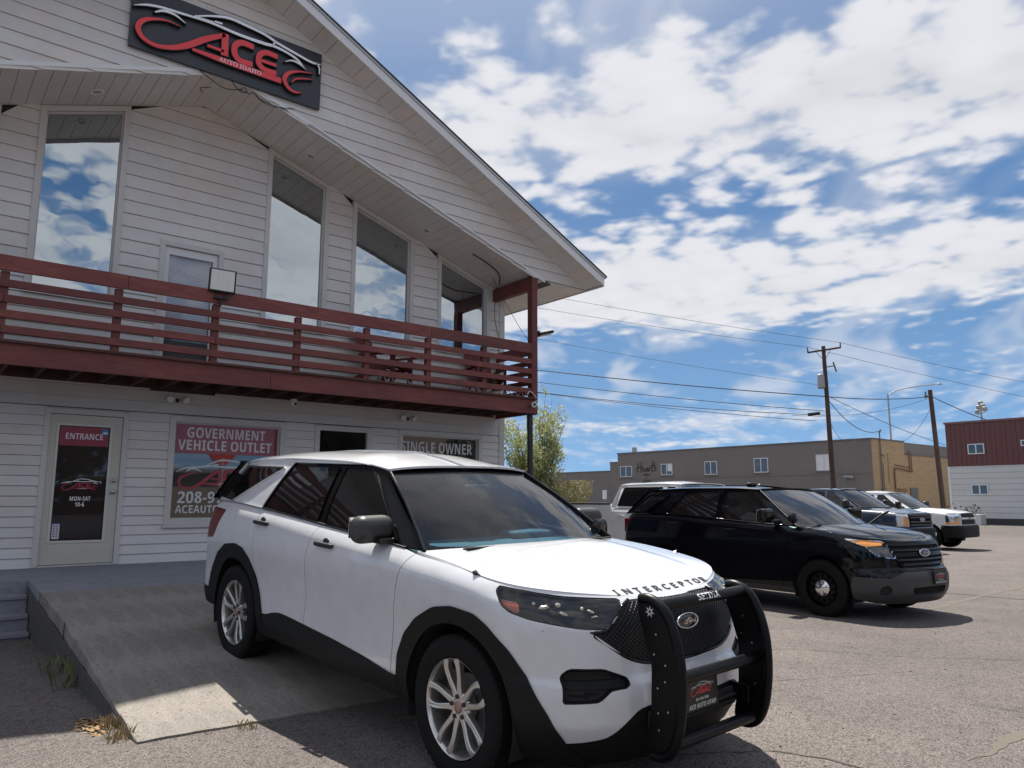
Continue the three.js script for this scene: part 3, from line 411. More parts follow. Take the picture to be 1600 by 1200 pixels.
// ------------------------------------------------------------------ balcony (a part of the building)
{
  const b = group('balcony', shop), RW = () => M.redWood[Math.floor(R1() * 3)], XA = -3.2, XB = 9.28, zf = ZG;
  const joints = [XA, 0.833, 4.617, 8.185, XB];
  const runs = (name, y0, y1, z0, z1, js) => { for (let k = 0; k < js.length - 1; k++) mesh(name, [rbox(js[k + 1] - js[k] - 0.004, y1 - y0, z1 - z0, (js[k] + js[k + 1]) / 2, (y0 + y1) / 2, (z0 + z1) / 2, 0.006, 1)].map((g) => uvXY(g)), RW(), b); };
  function uvXY(g) { const p = g.attributes.position, n = g.attributes.normal, u = []; for (let i = 0; i < p.count; i++) { const ny = Math.abs(n.getY(i)) > 0.7; u.push(p.getX(i) + (Math.abs(n.getX(i)) > 0.7 ? p.getZ(i) : 0), (ny ? p.getZ(i) : p.getY(i)) + 0.37 * p.getZ(i)); } g.setAttribute('uv', new THREE.Float32BufferAttribute(u, 2)); return g; }
  const uvYX = (g) => { const p = g.attributes.position, u = []; for (let i = 0; i < p.count; i++) u.push(p.getY(i), p.getX(i) + p.getZ(i)); g.setAttribute('uv', new THREE.Float32BufferAttribute(u, 2)); return g; };
  const uvZ = (g) => { const p = g.attributes.position, u = []; for (let i = 0; i < p.count; i++) u.push(p.getZ(i), p.getX(i) + p.getY(i)); g.setAttribute('uv', new THREE.Float32BufferAttribute(u, 2)); return g; };
  runs('top_rail', 3.635, 3.83, zf - 0.04, zf, [XA, 2.2, 7.0, XB]);
  const slatY = [2.79 + 0.07, 2.79 + 0.26, 2.79 + 0.45, 2.79 + 0.64];
  slatY.forEach((y, k) => runs('slat', y, y + 0.098, zf - 0.04, zf - 0.002, k % 2 ? [XA, 3.377, 6.982, XB] : [XA, 0.833, 4.617, XB]));
  runs('rim_board', 2.478, 2.79, zf - 0.045, zf - 0.003, [XA, 4.2, XB + 0.14]);
  for (const x of [-2.9, -1.65, -0.43, 0.833, 2.107, 3.377, 4.617, 5.795, 6.982, 8.185]) mesh('post', [uvYX(rbox(0.095, 0.85, 0.09, x, 3.21, zf - 0.087, 0.006, 1))], RW(), b);
  mesh('corner_post', [uvYX(rbox(0.14, 2.50, 0.14, XB + 0.07, 3.875 + 0.06, zf - 0.067, 0.007, 1))], M.redWood[1], b);
  mesh('header_beam', [uvZ(rbox(0.13, 0.255, 1.13, XB + 0.07, 5.035, 0.565, 0.007, 1)), rbox(0.15, 0.26, 0.15, XB + 0.072, 5.035, zf - 0.066, 0.006, 1)], M.redWood[1], b);
  slatY.forEach((y) => mesh('slat', [uvZ(rbox(0.038, 0.098, 1.12, XB + 0.115, y + 0.049, 0.57, 0.005, 1))], RW(), b));
  mesh('top_rail', [uvZ(rbox(0.04, 0.195, 1.12, XB + 0.115, 3.73, 0.57, 0.006, 1))], M.redWood[0], b);
  mesh('rim_board', [uvZ(rbox(0.042, 0.31, 1.2, XB + 0.117, 2.634, 0.61, 0.005, 1))], M.redWood[0], b);
  for (let x = XA + 0.1; x < XB; x += 0.406) mesh('joist', [uvZ(rbox(0.04, 0.235, 1.215, x, 2.625, 0.61, 0.004, 1))], M.deckWood, b);
  for (let z = 0.02; z < 1.2; z += 0.145) mesh('deck_board', [uvXY(box(XA, XB + 0.09, 2.745, 2.77, z, z + 0.138))], M.deckWood, b);
  mesh('ledger', [box(XA, XB, 2.50, 2.74, 0.021, 0.055)], M.deckWood, b);
  mesh('support_pole', [new THREE.CylinderGeometry(0.055, 0.055, 3.1, 20).translate(XB + 0.03, 0.925, 1.17), rbox(0.2, 0.015, 0.2, XB + 0.03, 2.468, 1.17, 0.004)], std({ color: lum(0.02), roughness: 0.5 }), b);
}
// ------------------------------------------------------------------ things fixed to the building
const at = (g, x, y, z) => { g.position.set(x, y + YO, z); return g; };
{ // illuminated-type sign on the gable
  const s = thing('wall_sign', 'black rectangular gable sign with raised red letters and white car outline', 'sign'); at(s, 1.94, 7.045, ZG + 0.03);
  const pm = std({ color: lin(0.040, 0.041, 0.050), roughness: 0.42 }); mesh('panel', [rbox(2.81, 0.955, 0.05, 1.405, 0.47, 0.025, 0.004, 1)], pm, s);
  const redM = std({ color: lin(0.80, 0.055, 0.065), roughness: 0.35 }), whiteM = std({ color: lin(0.88, 0.91, 0.94), roughness: 0.35 });
  const put = (list, mat, name) => { for (const st of list) { const g = group(name, s); mesh('return', extrude(strokeOutline(st, 0.010), 0.058).translate(0, 0, 0.051), M.black, g); mesh('face', extrude(strokeOutline(st, 0), 0.004).translate(0, 0, 0.1095), mat, g); } };
  put(LOGO.red, redM, 'red_letter_stroke'); put(LOGO.white, whiteM, 'white_car_line');
  const font = await new FontLoader().loadAsync('fonts/droid/droid_serif_regular.typeface.json');
  const tg = new TextGeometry('AUTO IDAHO', { font, size: 0.066, depth: 0.003, curveSegments: 4 }); tg.computeBoundingBox(); const wv = tg.boundingBox.max.x; mesh('lettering', tg.scale(0.63 / wv, 1, 1).translate(1.19, 0.182, 0.1145), std({ color: lum(0.8), roughness: 0.4 }), s);
}
{ // loose sign wiring
  const w = thing('sign_cable', 'loose black wires drooping below the gable sign', 'cable'); at(w, 0, 0, 0); const zc = ZG + 0.04;
  const P = [[2.86, 7.06], [3.0, 6.99], [3.15, 6.92], [3.3, 6.89], [3.45, 6.93], [3.55, 6.95], [3.62, 6.93], [3.7, 6.97], [3.8, 6.90], [3.95, 6.88], [4.1, 6.87], [4.25, 6.86]];
  mesh('wire', [tube(P.map(([x, y]) => [x, y, zc]), 0.006, 60, 6), tube([[3.35, 7.05, zc], [3.45, 6.95, zc + 0.01], [3.52, 6.90, zc + 0.03], [3.60, 6.96, zc], [3.55, 6.99, zc + 0.02], [3.47, 6.93, zc]], 0.007, 40, 6), tube([[3.7, 6.98, zc], [3.78, 6.90, zc], [3.92, 6.84, zc + 0.02], [4.05, 6.86, zc], [4.35, 6.93, zc]], 0.005, 40, 6), tube([[3.1, 6.62, 0.8], [3.06, 6.50, 0.82], [3.2, 6.48, 0.85]].map(([x, y, z]) => [x, soffitY(x) - 0.015 - (y < 6.55 ? 0.03 : 0.1), z]), 0.006, 16, 6)], M.black, w);
  const e = thing('edge_cable', 'thin pale cable running along the lower gable edge', 'cable'); const pts = []; const rr = rng(5); for (let x = 4.6; x <= 9.1; x += 0.3) pts.push([x, soffitY(x) - 0.008 + 0.014 * rr() + YO, ZG + 0.036]); mesh('wire', tube(pts, 0.006, 70, 6), std({ color: lum(0.3), roughness: 0.5 }), e);
}
function floodHead(name, label, w, h, category = 'floodlight') {
  const t = thing(name, label, category);
  mesh('housing', [new RoundedBoxGeometry(w, h, 0.055, 3, 0.02)], M.black, t);
  mesh('lens', [rbox(w - 0.05, h - 0.05, 0.012, 0, 0, 0.026, 0.005)], std({ color: lin(0.62, 0.62, 0.58), roughness: 0.25 }), t);
  const l = []; for (let i = -1; i <= 1; i++) for (let j = -2; j <= 2; j++) l.push(new THREE.CylinderGeometry(0.006, 0.006, 0.004, 10).rotateX(Math.PI / 2).translate(i * w * 0.17, j * h * 0.14, 0.033)); mesh('diode', l, std({ color: lin(0.45, 0.42, 0.25), roughness: 0.4 }), t);
  mesh('bracket', [rod([-w * 0.2, -h / 2 - 0.07, -0.01], [-w * 0.2, -h / 2 + 0.02, -0.02], 0.012), rod([w * 0.2, -h / 2 - 0.07, -0.01], [w * 0.2, -h / 2 + 0.02, -0.02], 0.012), rbox(w * 0.55, 0.03, 0.04, 0, -h / 2 - 0.08, -0.01, 0.008), rod([0, -h / 2 - 0.2, -0.02], [0, -h / 2 - 0.08, -0.02], 0.018)], M.black, t);
  return t;
}
{
  const f = at(floodHead('flood_light', 'square black LED floodlight clamped on the balcony rail', 0.37, 0.36), 3.41, 3.965, ZG + 0.03); f.rotation.set(-0.12, -0.18, -0.06);
  const s = at(floodHead('flood_light', 'flat black area light on the outside of the corner balcony post', 0.24, 0.30), 9.66, 4.08, 1.22); s.rotation.set(1.45, 0, -1.2); s.rotation.order = 'YXZ'; s.rotation.set(1.32, 1.2, 0);
  s.children[3].removeFromParent(); mesh('arm', [rod([0, -0.16, 0.0], [0, -0.27, 0.0], 0.02), rbox(0.08, 0.06, 0.06, 0, -0.14, -0.05, 0.01)], M.black, s);
}
function twinSpot(x, y, z, label) {
  const t = at(thing('twin_spotlight', label, 'security light', [0, 0, 0], 0, 'white twin head security lights under the balcony'), x, y, z);
  mesh('base', [lathe([[0, 0.03], [0.05, 0.028], [0.06, 0.01], [0.06, 0]], 20).rotateX(Math.PI / 2)], M.whitePlastic, t);
  mesh('sensor', [rbox(0.05, 0.06, 0.05, 0, -0.055, 0.045, 0.015)], M.black, t);
  for (const s of [-1, 1]) mesh('lamp_head', [rod([0, 0, 0.03], [s * 0.07, -0.015, 0.06], 0.012), lathe([[0, 0], [0.03, 0.004], [0.05, 0.05], [0.052, 0.075], [0.045, 0.078], [0, 0.07]], 20).rotateX(Math.PI / 2 + 0.35).rotateY(s * 0.5).translate(s * 0.085, -0.03, 0.05)], M.whitePlastic, t);
}
twinSpot(3.24, 2.40, 0.025, 'white twin head security light above the entrance side of the lettered window');
twinSpot(7.28, 2.395, 0.025, 'white twin head security light above the SINGLE OWNER window');
{
  const c = at(thing('dome_camera', 'small white dome camera hanging beneath the balcony', 'security camera'), 4.93, 2.47, 0.42); mesh('base', [new THREE.CylinderGeometry(0.05, 0.055, 0.04, 24).translate(0, -0.02, 0)], M.whitePlastic, c); mesh('dome', [new THREE.SphereGeometry(0.055, 24, 16).translate(0, -0.06, 0)], M.whitePlastic, c); mesh('lens', [new THREE.SphereGeometry(0.026, 16, 12).translate(0.01, -0.075, 0.036)], M.blackGloss, c);
  const d = at(thing('bullet_camera', 'white bullet camera on the balcony corner with a curled cable', 'security camera'), 9.27, 2.63, ZG + 0.005); mesh('base', [new THREE.CylinderGeometry(0.045, 0.045, 0.03, 20).rotateX(Math.PI / 2).translate(0.03, 0, 0.012)], M.whitePlastic, d); mesh('body', [lathe([[0, 0], [0.045, 0.004], [0.05, 0.02], [0.05, 0.14], [0.043, 0.15], [0, 0.13]], 24).rotateX(Math.PI / 2).rotateY(-0.5).translate(0, 0, 0.03)], M.whitePlastic, d); mesh('lens', [new THREE.SphereGeometry(0.026, 16, 10).translate(-0.068, 0, 0.155)], M.blackGloss, d); mesh('cable', tube([[0.04, 0.02, 0.01], [0.09, 0.12, 0.02], [0.03, 0.22, 0.01], [-0.06, 0.26, 0.0], [-0.12, 0.2, 0.0]], 0.008, 24, 6), M.whitePlastic, d);
}
{ // string lights lying in a zigzag along the balcony edge
  const s = at(thing('string_cable', 'white zigzag cord lying along the balcony floor edge', 'cable'), 0, 0, 0); const rr = rng(31), p = []; for (let k = 0; k <= 46; k++) { const x = 5.9 + k * 0.074; p.push([x, 2.795 + (k % 2 ? 0.085 + 0.03 * rr() : 0) * (rr() > 0.15 ? 1 : 0.3), 1.16 + 0.03 * rr()]); } mesh('cord', [new THREE.TubeGeometry(new THREE.CatmullRomCurve3(p.map((q) => new THREE.Vector3(...q)), false, 'catmullrom', 0.15), 240, 0.007, 5)], M.white, s);
  const l = at(thing('hanging_wire', 'thin wire hanging from porch ceiling beside the corner post', 'cable'), 0, 0, 0); mesh('wire', [tube([[8.95, 5.25, 0.45], [9.05, 4.75, 0.7], [9.2, 4.05, 1.1], [9.3, 3.86, 1.2]], 0.005, 30, 6), tube([[8.2, 5.50, 0.8], [8.6, 5.38, 0.78], [8.9, 5.27, 0.7], [9.2, 5.17, 0.35]], 0.012, 20, 6), tube([[9.36, 5.15, 0.05], [9.3, 4.6, 0.06], [9.42, 4.1, 0.05], [9.38, 3.4, 0.06]], 0.006, 30, 6)], M.black, l);
}
function gardenChair(x, turn, label) { // low slatted red chair with wide arms
  const t = at(thing('garden_chair', label, 'chair', [0, 0, 0], 0, 'red slatted chairs on the balcony'), x, 2.77, 0.62); t.rotation.y = turn; const m = std({ color: lin(0.14, 0.022, 0.022), roughness: 0.5 });
  for (let k = 0; k < 5; k++) { const g = rbox(0.095, 0.85 - 0.03 * Math.abs(k - 2) * Math.abs(k - 2), 0.02, (k - 2) * 0.105, 0.42, 0, 0.006, 1).rotateX(-0.42).translate(0, 0.27, -0.22); mesh('back_slat', g, m, t); }
  for (let k = 0; k < 5; k++) mesh('seat_slat', rbox(0.54, 0.02, 0.085, 0, 0.30 + k * 0.025, -0.15 + k * 0.1, 0.005, 1), m, t);
  for (const s of [-1, 1]) { mesh('arm', rbox(0.12, 0.022, 0.72, s * 0.33, 0.56, 0.03, 0.008, 1), m, t); mesh('leg', [rbox(0.03, 0.56, 0.1, s * 0.29, 0.28, 0.3, 0.005, 1)], m, t); mesh('leg', [rbox(0.03, 0.10, 0.95, s * 0.27, 0, 0, 0.005, 1).rotateX(-0.3).translate(0, 0.26, -0.1)], m, t); }
}
gardenChair(6.5, 0.5, 'low red slatted chair on the balcony behind the fourth window');
gardenChair(8.65, -0.3, 'low red slatted chair in the right hand corner of the balcony');
// ------------------------------------------------------------------ vehicle body toolkit: smooth half shells, cut into panels along outlines
// car frame: x across (built for x < 0, then mirrored), y up, z forward from the front axle, origin on the road
function curve(pts) { // monotone-safe smooth interpolation through [t, value] pairs
  pts = pts.slice().sort((a, b) => a[0] - b[0]); const n = pts.length, m = [];
  for (let i = 0; i < n; i++) { const s = (k) => (pts[k + 1][1] - pts[k][1]) / (pts[k + 1][0] - pts[k][0]); if (i === 0) m.push(s(0)); else if (i === n - 1) m.push(s(n - 2)); else { const a = s(i - 1), b = s(i); m.push(a * b <= 0 ? 0 : 2 * a * b / (a + b)); } }
  return (t) => { if (t <= pts[0][0]) return pts[0][1]; if (t >= pts[n - 1][0]) return pts[n - 1][1]; let i = 0; while (t > pts[i + 1][0]) i++; const h = pts[i + 1][0] - pts[i][0], u = (t - pts[i][0]) / h, u2 = u * u, u3 = u2 * u; return (2 * u3 - 3 * u2 + 1) * pts[i][1] + (u3 - 2 * u2 + u) * h * m[i] + (3 * u2 - 2 * u3) * pts[i + 1][1] + (u3 - u2) * h * m[i + 1]; };
}
function sdPoly(pts) { const n = pts.length; return (x, y) => { let d = 1e9, s = 1; for (let i = 0, j = n - 1; i < n; j = i++) { const ex = pts[j][0] - pts[i][0], ey = pts[j][1] - pts[i][1], wx = x - pts[i][0], wy = y - pts[i][1], t = clamp((wx * ex + wy * ey) / (ex * ex + ey * ey || 1)), bx = wx - ex * t, by = wy - ey * t; d = Math.min(d, bx * bx + by * by); const c1 = y >= pts[i][1], c2 = y < pts[j][1], c3 = ex * wy > ey * wx; if ((c1 && c2 && c3) || (!c1 && !c2 && !c3)) s = -s; } return s * Math.sqrt(d); }; }
function rounded(pts, r, n = 5) { // polygon with its corners rounded
  const o = [], N = pts.length; for (let i = 0; i < N; i++) { const p = pts[i], a = pts[(i + N - 1) % N], b = pts[(i + 1) % N], la = Math.hypot(a[0] - p[0], a[1] - p[1]), lb = Math.hypot(b[0] - p[0], b[1] - p[1]), ra = Math.min(p[2] ?? r, la * 0.48, lb * 0.48), A = [p[0] + (a[0] - p[0]) * ra / la, p[1] + (a[1] - p[1]) * ra / la], B = [p[0] + (b[0] - p[0]) * ra / lb, p[1] + (b[1] - p[1]) * ra / lb]; for (let k = 0; k <= n; k++) { const t = k / n; o.push([(1 - t) * (1 - t) * A[0] + 2 * t * (1 - t) * p[0] + t * t * B[0], (1 - t) * (1 - t) * A[1] + 2 * t * (1 - t) * p[1] + t * t * B[1]]); } } return o;
}
function sdLine(pts) { return (x, y) => { let d = 1e9; for (let i = 0; i + 1 < pts.length; i++) { const ex = pts[i + 1][0] - pts[i][0], ey = pts[i + 1][1] - pts[i][1], wx = x - pts[i][0], wy = y - pts[i][1], t = clamp((wx * ex + wy * ey) / (ex * ex + ey * ey || 1)); d = Math.min(d, Math.hypot(wx - ex * t, wy - ey * t)); } return d; }; }
function grid(nu, nv, fn, flip = false) { // -> { V: [x, y, z, nx, ny, nz], T: triangles }
  const V = [], T = []; for (let j = 0; j <= nv; j++) for (let i = 0; i <= nu; i++) V.push([...fn(i / nu, j / nv, i, j), 0, 0, 0]);
  const w = nu + 1; for (let j = 0; j < nv; j++) for (let i = 0; i < nu; i++) { const a = j * w + i; if (flip) T.push([a, a + w, a + 1], [a + 1, a + w, a + w + 1]); else T.push([a, a + 1, a + w], [a + 1, a + w + 1, a + w]); }
  const S = { V, T }; normals(S); return S;
}
function normals(S) { const { V, T } = S; for (const v of V) v[3] = v[4] = v[5] = 0; for (const [a, b, c] of T) { const A = V[a], B = V[b], C = V[c], ux = B[0] - A[0], uy = B[1] - A[1], uz = B[2] - A[2], vx = C[0] - A[0], vy = C[1] - A[1], vz = C[2] - A[2], nx = uy * vz - uz * vy, ny = uz * vx - ux * vz, nz = ux * vy - uy * vx; for (const k of [a, b, c]) { V[k][3] += nx; V[k][4] += ny; V[k][5] += nz; } } for (const v of V) { const l = Math.hypot(v[3], v[4], v[5]) || 1; v[3] /= l; v[4] /= l; v[5] /= l; } }
// split a shell by f(x, y, z): [inside (f < 0), outside]
function cut(S, f) {
  const val = S.V.map((v) => { let q = f(v[0], v[1], v[2]); return Math.abs(q) < 1e-6 ? 1e-6 : q; });
  const side = [{ V: [], T: [], m: new Map() }, { V: [], T: [], m: new Map() }], em = new Map(), nv = [];
  const edge = (a, b) => { const k = a < b ? a * 1e7 + b : b * 1e7 + a; if (em.has(k)) return em.get(k); const t = val[a] / (val[a] - val[b]), A = S.V[a], B = S.V[b], q = A.map((x, i) => x + (B[i] - x) * t), l = Math.hypot(q[3], q[4], q[5]) || 1; q[3] /= l; q[4] /= l; q[5] /= l; nv.push(q); const id = -nv.length; em.set(k, id); return id; };
  const put = (s, id) => { const o = side[s]; if (o.m.has(id)) return o.m.get(id); const n = o.V.length; o.V.push((id < 0 ? nv[-id - 1] : S.V[id]).slice()); o.m.set(id, n); return n; };
  const tri = (s, a, b, c) => side[s].T.push([put(s, a), put(s, b), put(s, c)]);
  for (const [a, b, c] of S.T) {
    const q = [a, b, c], sg = q.map((i) => val[i] < 0), n = sg.filter(Boolean).length;
    if (n === 3) tri(0, a, b, c); else if (n === 0) tri(1, a, b, c); else { const lone = n === 1, k = sg.findIndex((x) => x === lone), i0 = q[k], i1 = q[(k + 1) % 3], i2 = q[(k + 2) % 3], e1 = edge(i0, i1), e2 = edge(i0, i2), s = lone ? 0 : 1; tri(s, i0, e1, e2); tri(1 - s, e1, i1, i2); tri(1 - s, e1, i2, e2); }
  }
  return side.map((o) => ({ V: o.V, T: o.T }));
}
const join = (...L) => { const o = { V: [], T: [] }; for (const S of L) { const b = o.V.length; for (const v of S.V) o.V.push(v); for (const t of S.T) o.T.push([t[0] + b, t[1] + b, t[2] + b]); } return o; };
const shift = (S, d) => ({ V: S.V.map((v) => [v[0] + v[3] * d, v[1] + v[4] * d, v[2] + v[5] * d, v[3], v[4], v[5]]), T: S.T });
const mirror = (S) => ({ V: S.V.map((v) => [-v[0], v[1], v[2], -v[3], v[4], v[5]]), T: S.T.map(([a, b, c]) => [a, c, b]) });
const both = (S) => { for (const v of S.V) if (Math.abs(v[0]) < 1e-4) { v[3] = 0; const l = Math.hypot(v[4], v[5]) || 1; v[4] /= l; v[5] /= l; } return join(S, mirror(S)); };
// geometry of a panel, with a folded edge (depth) all round so that it has thickness
function panelGeo(S, fold = 0.012) {
  const P = [], N = [], U = []; const put = (v, n) => { P.push(v[0], v[1], v[2]); N.push(n[0], n[1], n[2]); U.push(v[2], v[1] + v[0]); };
  for (const t of S.T) for (const k of t) put(S.V[k], S.V[k].slice(3));
  if (fold) {
    const E = new Map(); for (const [a, b, c] of S.T) for (const [p, q] of [[a, b], [b, c], [c, a]]) { const r = E.get(q + ',' + p); if (r) E.delete(q + ',' + p); else E.set(p + ',' + q, [p, q]); }
    for (const [p, q] of E.values()) { const A = S.V[p], B = S.V[q], C = [0, 1, 2].map((i) => B[i] - B[3 + i] * fold), D = [0, 1, 2].map((i) => A[i] - A[3 + i] * fold), ux = B[0] - A[0], uy = B[1] - A[1], uz = B[2] - A[2]; let n = [-(uy * A[5] - uz * A[4]), -(uz * A[3] - ux * A[5]), -(ux * A[4] - uy * A[3])]; const l = Math.hypot(...n) || 1; n = n.map((x) => -x / l); put(A, n); put(D, n); put(B, n); put(B, n); put(D, n); put(C, n); }
  }
  const g = new THREE.BufferGeometry(); g.setAttribute('position', new THREE.Float32BufferAttribute(P, 3)); g.setAttribute('normal', new THREE.Float32BufferAttribute(N, 3)); g.setAttribute('uv', new THREE.Float32BufferAttribute(U, 2)); return g;
}
const diag = (x, z) => (-Math.abs(x) + z) * Math.SQRT1_2;
// lower body of a vehicle for x <= 0: nose (superellipse in plan), flank, tail, between the lower edge and the waist
function lowerShell(c) {
  const nF = c.nF ?? 44, nS = c.nS ?? 190, nR = c.nR ?? 16, N = nF + nS + nR, rows = c.rows ?? 52;
  const plan = (t, h) => { // column -> x, z at height h
    const i = t * N, zc = c.zF(h) - c.Lf, zr = c.zR(h) + c.Lr;
    if (i <= nF) { const a = i / nF * Math.PI / 2, w = c.W(zc, h); return [-w * Math.pow(Math.sin(a), 2 / c.nf), zc + c.Lf * Math.pow(Math.max(Math.cos(a), 0), 2 / c.nf)]; }
    if (i <= nF + nS) { const z = lerp(zc, zr, (i - nF) / nS); return [-c.W(z, h), z]; }
    const a = (i - nF - nS) / nR * Math.PI / 2, w = c.W(zr, h); return [-w * Math.pow(Math.max(Math.cos(a), 0), 2 / c.nr), zr - c.Lr * Math.pow(Math.sin(a), 2 / c.nr)];
  };
  const top = [], bot = []; for (let i = 0; i <= N; i++) { let h = 1.08; for (let k = 0; k < 3; k++) { const [x, z] = plan(i / N, h); h = c.top(x, z); } top.push(h); const [x, z] = plan(i / N, 0.35); bot.push(c.bottom(x, z)); }
  const S = grid(N, rows, (u, v, i) => { const vv = v + 0.25 * v * (1 - v), h = lerp(bot[i], top[i], vv), [x, z] = plan(u, h), d = top[i] - h, ins = d < c.shoulder ? c.inset * Math.pow(1 - d / c.shoulder, 2) : 0; return [x < -1e-4 ? Math.min(x + ins * Math.min(1, -x * 4), 0) : 0, h, z]; }, true);
  for (const v of S.V) if (v[0] > -1e-4) { v[3] = 0; const l = Math.hypot(v[4], v[5]) || 1; v[4] /= l; v[5] /= l; }
  S.edge = top.map((h, i) => { const [x, z] = plan(i / N, h); return [x < -1e-4 ? Math.min(x + c.inset * Math.min(1, -x * 4), 0) : 0, h, z]; }); S.nF = nF; S.nS = nS;
  return S;
}
// wheel with its axis along x, outer face towards -x; rim built by a callback
function wheelTyre(R, w, rimR, parent, wall = 0.018) {
  const h = w / 2, p = [[rimR - 0.012, -h * 0.86], [rimR + 0.006, -h * 0.92], [rimR + (R - rimR) * 0.35, -h * 1.0], [rimR + (R - rimR) * 0.62, -h * 1.0], [R - 0.028, -h * 0.93], [R - 0.010, -h * 0.84], [R, -h * 0.70], [R + 0.001, 0], [R, h * 0.70], [R - 0.010, h * 0.84], [R - 0.028, h * 0.93], [rimR + (R - rimR) * 0.5, h], [rimR, h * 0.86]];
  const t = mesh('tyre', [lathe(p, 72).rotateZ(-Math.PI / 2).rotateY(Math.PI).rotateX(0), ...treads(R, w)], M.rubber, parent); return t;
}
function treads(R, w) { const g = []; for (let k = 0; k < 60; k++) { const a = k / 60 * Math.PI * 2; for (const s of [-1, 1]) g.push(new THREE.BoxGeometry(w * 0.12, 0.010, 0.022).translate(s * w * 0.35, R - 0.0045, 0).rotateX(a + (s > 0 ? 0.05 : 0))); for (const s of [-0.2, 0, 0.2]) if (k % 2) g.push(new THREE.BoxGeometry(w * 0.15, 0.007, 0.05).translate(s * w, R - 0.002, 0).rotateX(a)); } return g; }
M.rubber = phys({ color: lum(0.0075), roughness: 0.8, ior: 1.3 });
M.alloy = std({ color: lin(0.60, 0.585, 0.56), metalness: 0.9, roughness: 0.3 });
M.alloyDark = std({ color: lum(0.12), metalness: 0.7, roughness: 0.5 });
const dustTex = tex(512, (u, v) => { const b = fbm(u * 10, v * 10, 5, 131, 10); return g3(0.92 + 0.12 * (b - 0.5)); }, true, 1);
const flake = tex(512, (u, v) => { const s = fbm(u * 14, v * 14, 5, 137, 14); return g3(0.10 + 0.10 * s); }, false, 1);
const paint = (c, coat = 1, rough = 0.35) => phys({ color: c, roughness: rough, clearcoat: coat, clearcoatRoughness: 0.035, map: dustTex });
M.whitePaint = paint(lin(0.64, 0.65, 0.675)); M.whiteTruck = paint(lin(0.82, 0.82, 0.82)); M.blackPaint = phys({ color: lin(0.003, 0.0035, 0.006), roughness: 0.06, ior: 1.38 }); M.bluePaint = paint(lin(0.008, 0.024, 0.066));
M.cladding = phys({ color: lum(0.009), roughness: 0.6, ior: 1.3, map: dustTex });
M.lens = phys({ color: lum(1), transmission: 1, thickness: 0, roughness: 0.0, ior: 1.5 });
M.windscreen = phys({ color: lin(0.50, 0.74, 0.86), transmission: 1, thickness: 0, roughness: 0.0, ior: 1.5, specularColor: lin(0.30, 0.68, 1.0) });
M.privacy = phys({ color: lin(0.006, 0.006, 0.007), roughness: 0.01, ior: 1.52 });
M.inside = std({ color: lin(0.014, 0.015, 0.017), roughness: 0.85 });
M.dash = std({ color: lin(0.075, 0.10, 0.105), roughness: 0.8 });
M.amber = phys({ color: lin(0.80, 0.30, 0.055), roughness: 0.2, clearcoat: 1 });
M.redLens = phys({ color: lin(0.11, 0.002, 0.004), roughness: 0.10, ior: 1.3 });
M.blackBar = phys({ color: lin(0.0035, 0.0036, 0.004), roughness: 0.38, ior: 1.3 });
// ------------------------------------------------------------------ white police utility vehicle: shape
const EX = {};
EX.hc = curve([[-0.60, 1.205], [-0.2, 1.185], [0.2, 1.145], [0.45, 1.105], [0.60, 1.065], [0.68, 1.035], [0.74, 1.005]]);
EX.hood = (x, z) => { const a = Math.abs(x); const rib = 0.011 * sstep(0.60, 0.46, a) * sstep(-0.5, -0.2, z) * (1 - sstep(0.35, 0.62, z)); return EX.hc(z) - 0.045 * Math.pow(a / 0.92, 2.4) + rib; };
EX.belt = curve([[-4.2, 1.235], [-3.75, 1.268], [-3.3, 1.278], [-2.6, 1.262], [-1.5, 1.213], [-1.0, 1.188], [-0.5, 1.163]]);
EX.base = curve([[0.20, 0.87], [0.30, 0.925], [0.38, 0.948], [0.47, 0.962], [0.60, 0.962], [0.72, 0.968], [0.86, 0.985], [0.96, 0.992], [1.04, 0.990], [1.10, 0.982], [1.16, 0.968], [1.28, 0.945]]);
EX.planW = curve([[-4.1, 0.93], [-3.6, 0.968], [-3.0, 0.99], [-1.5, 1.0], [-0.3, 0.997], [0.2, 0.985], [0.5, 0.975]]);
EX.c = {
  zF: curve([[0.16, 0.76], [0.24, 0.82], [0.34, 0.875], [0.44, 0.905], [0.56, 0.905], [0.62, 0.892], [0.66, 0.862], [0.76, 0.850], [0.88, 0.830], [0.95, 0.795], [1.0, 0.755], [1.03, 0.715], [1.06, 0.70], [1.3, 0.70]]),
  zR: curve([[0.2, -3.90], [0.4, -3.99], [0.62, -4.02], [0.8, -3.97], [1.3, -3.86]]),
  Lf: 0.60, nf: 2.4, Lr: 0.30, nr: 3.0, shoulder: 0.10, inset: 0.055,
  W: (z, h) => EX.base(h) * EX.planW(z), 
  top: (x, z) => lerp(EX.belt(z), EX.hood(x, z), sstep(-0.62, -0.42, z)),
  bottom: (x, z) => z > 0.35 ? lerp(0.30, 0.20, sstep(0.35, 0.8, z)) : z < -3.4 ? 0.36 : 0.305,
};
EX.shell = lowerShell(EX.c);
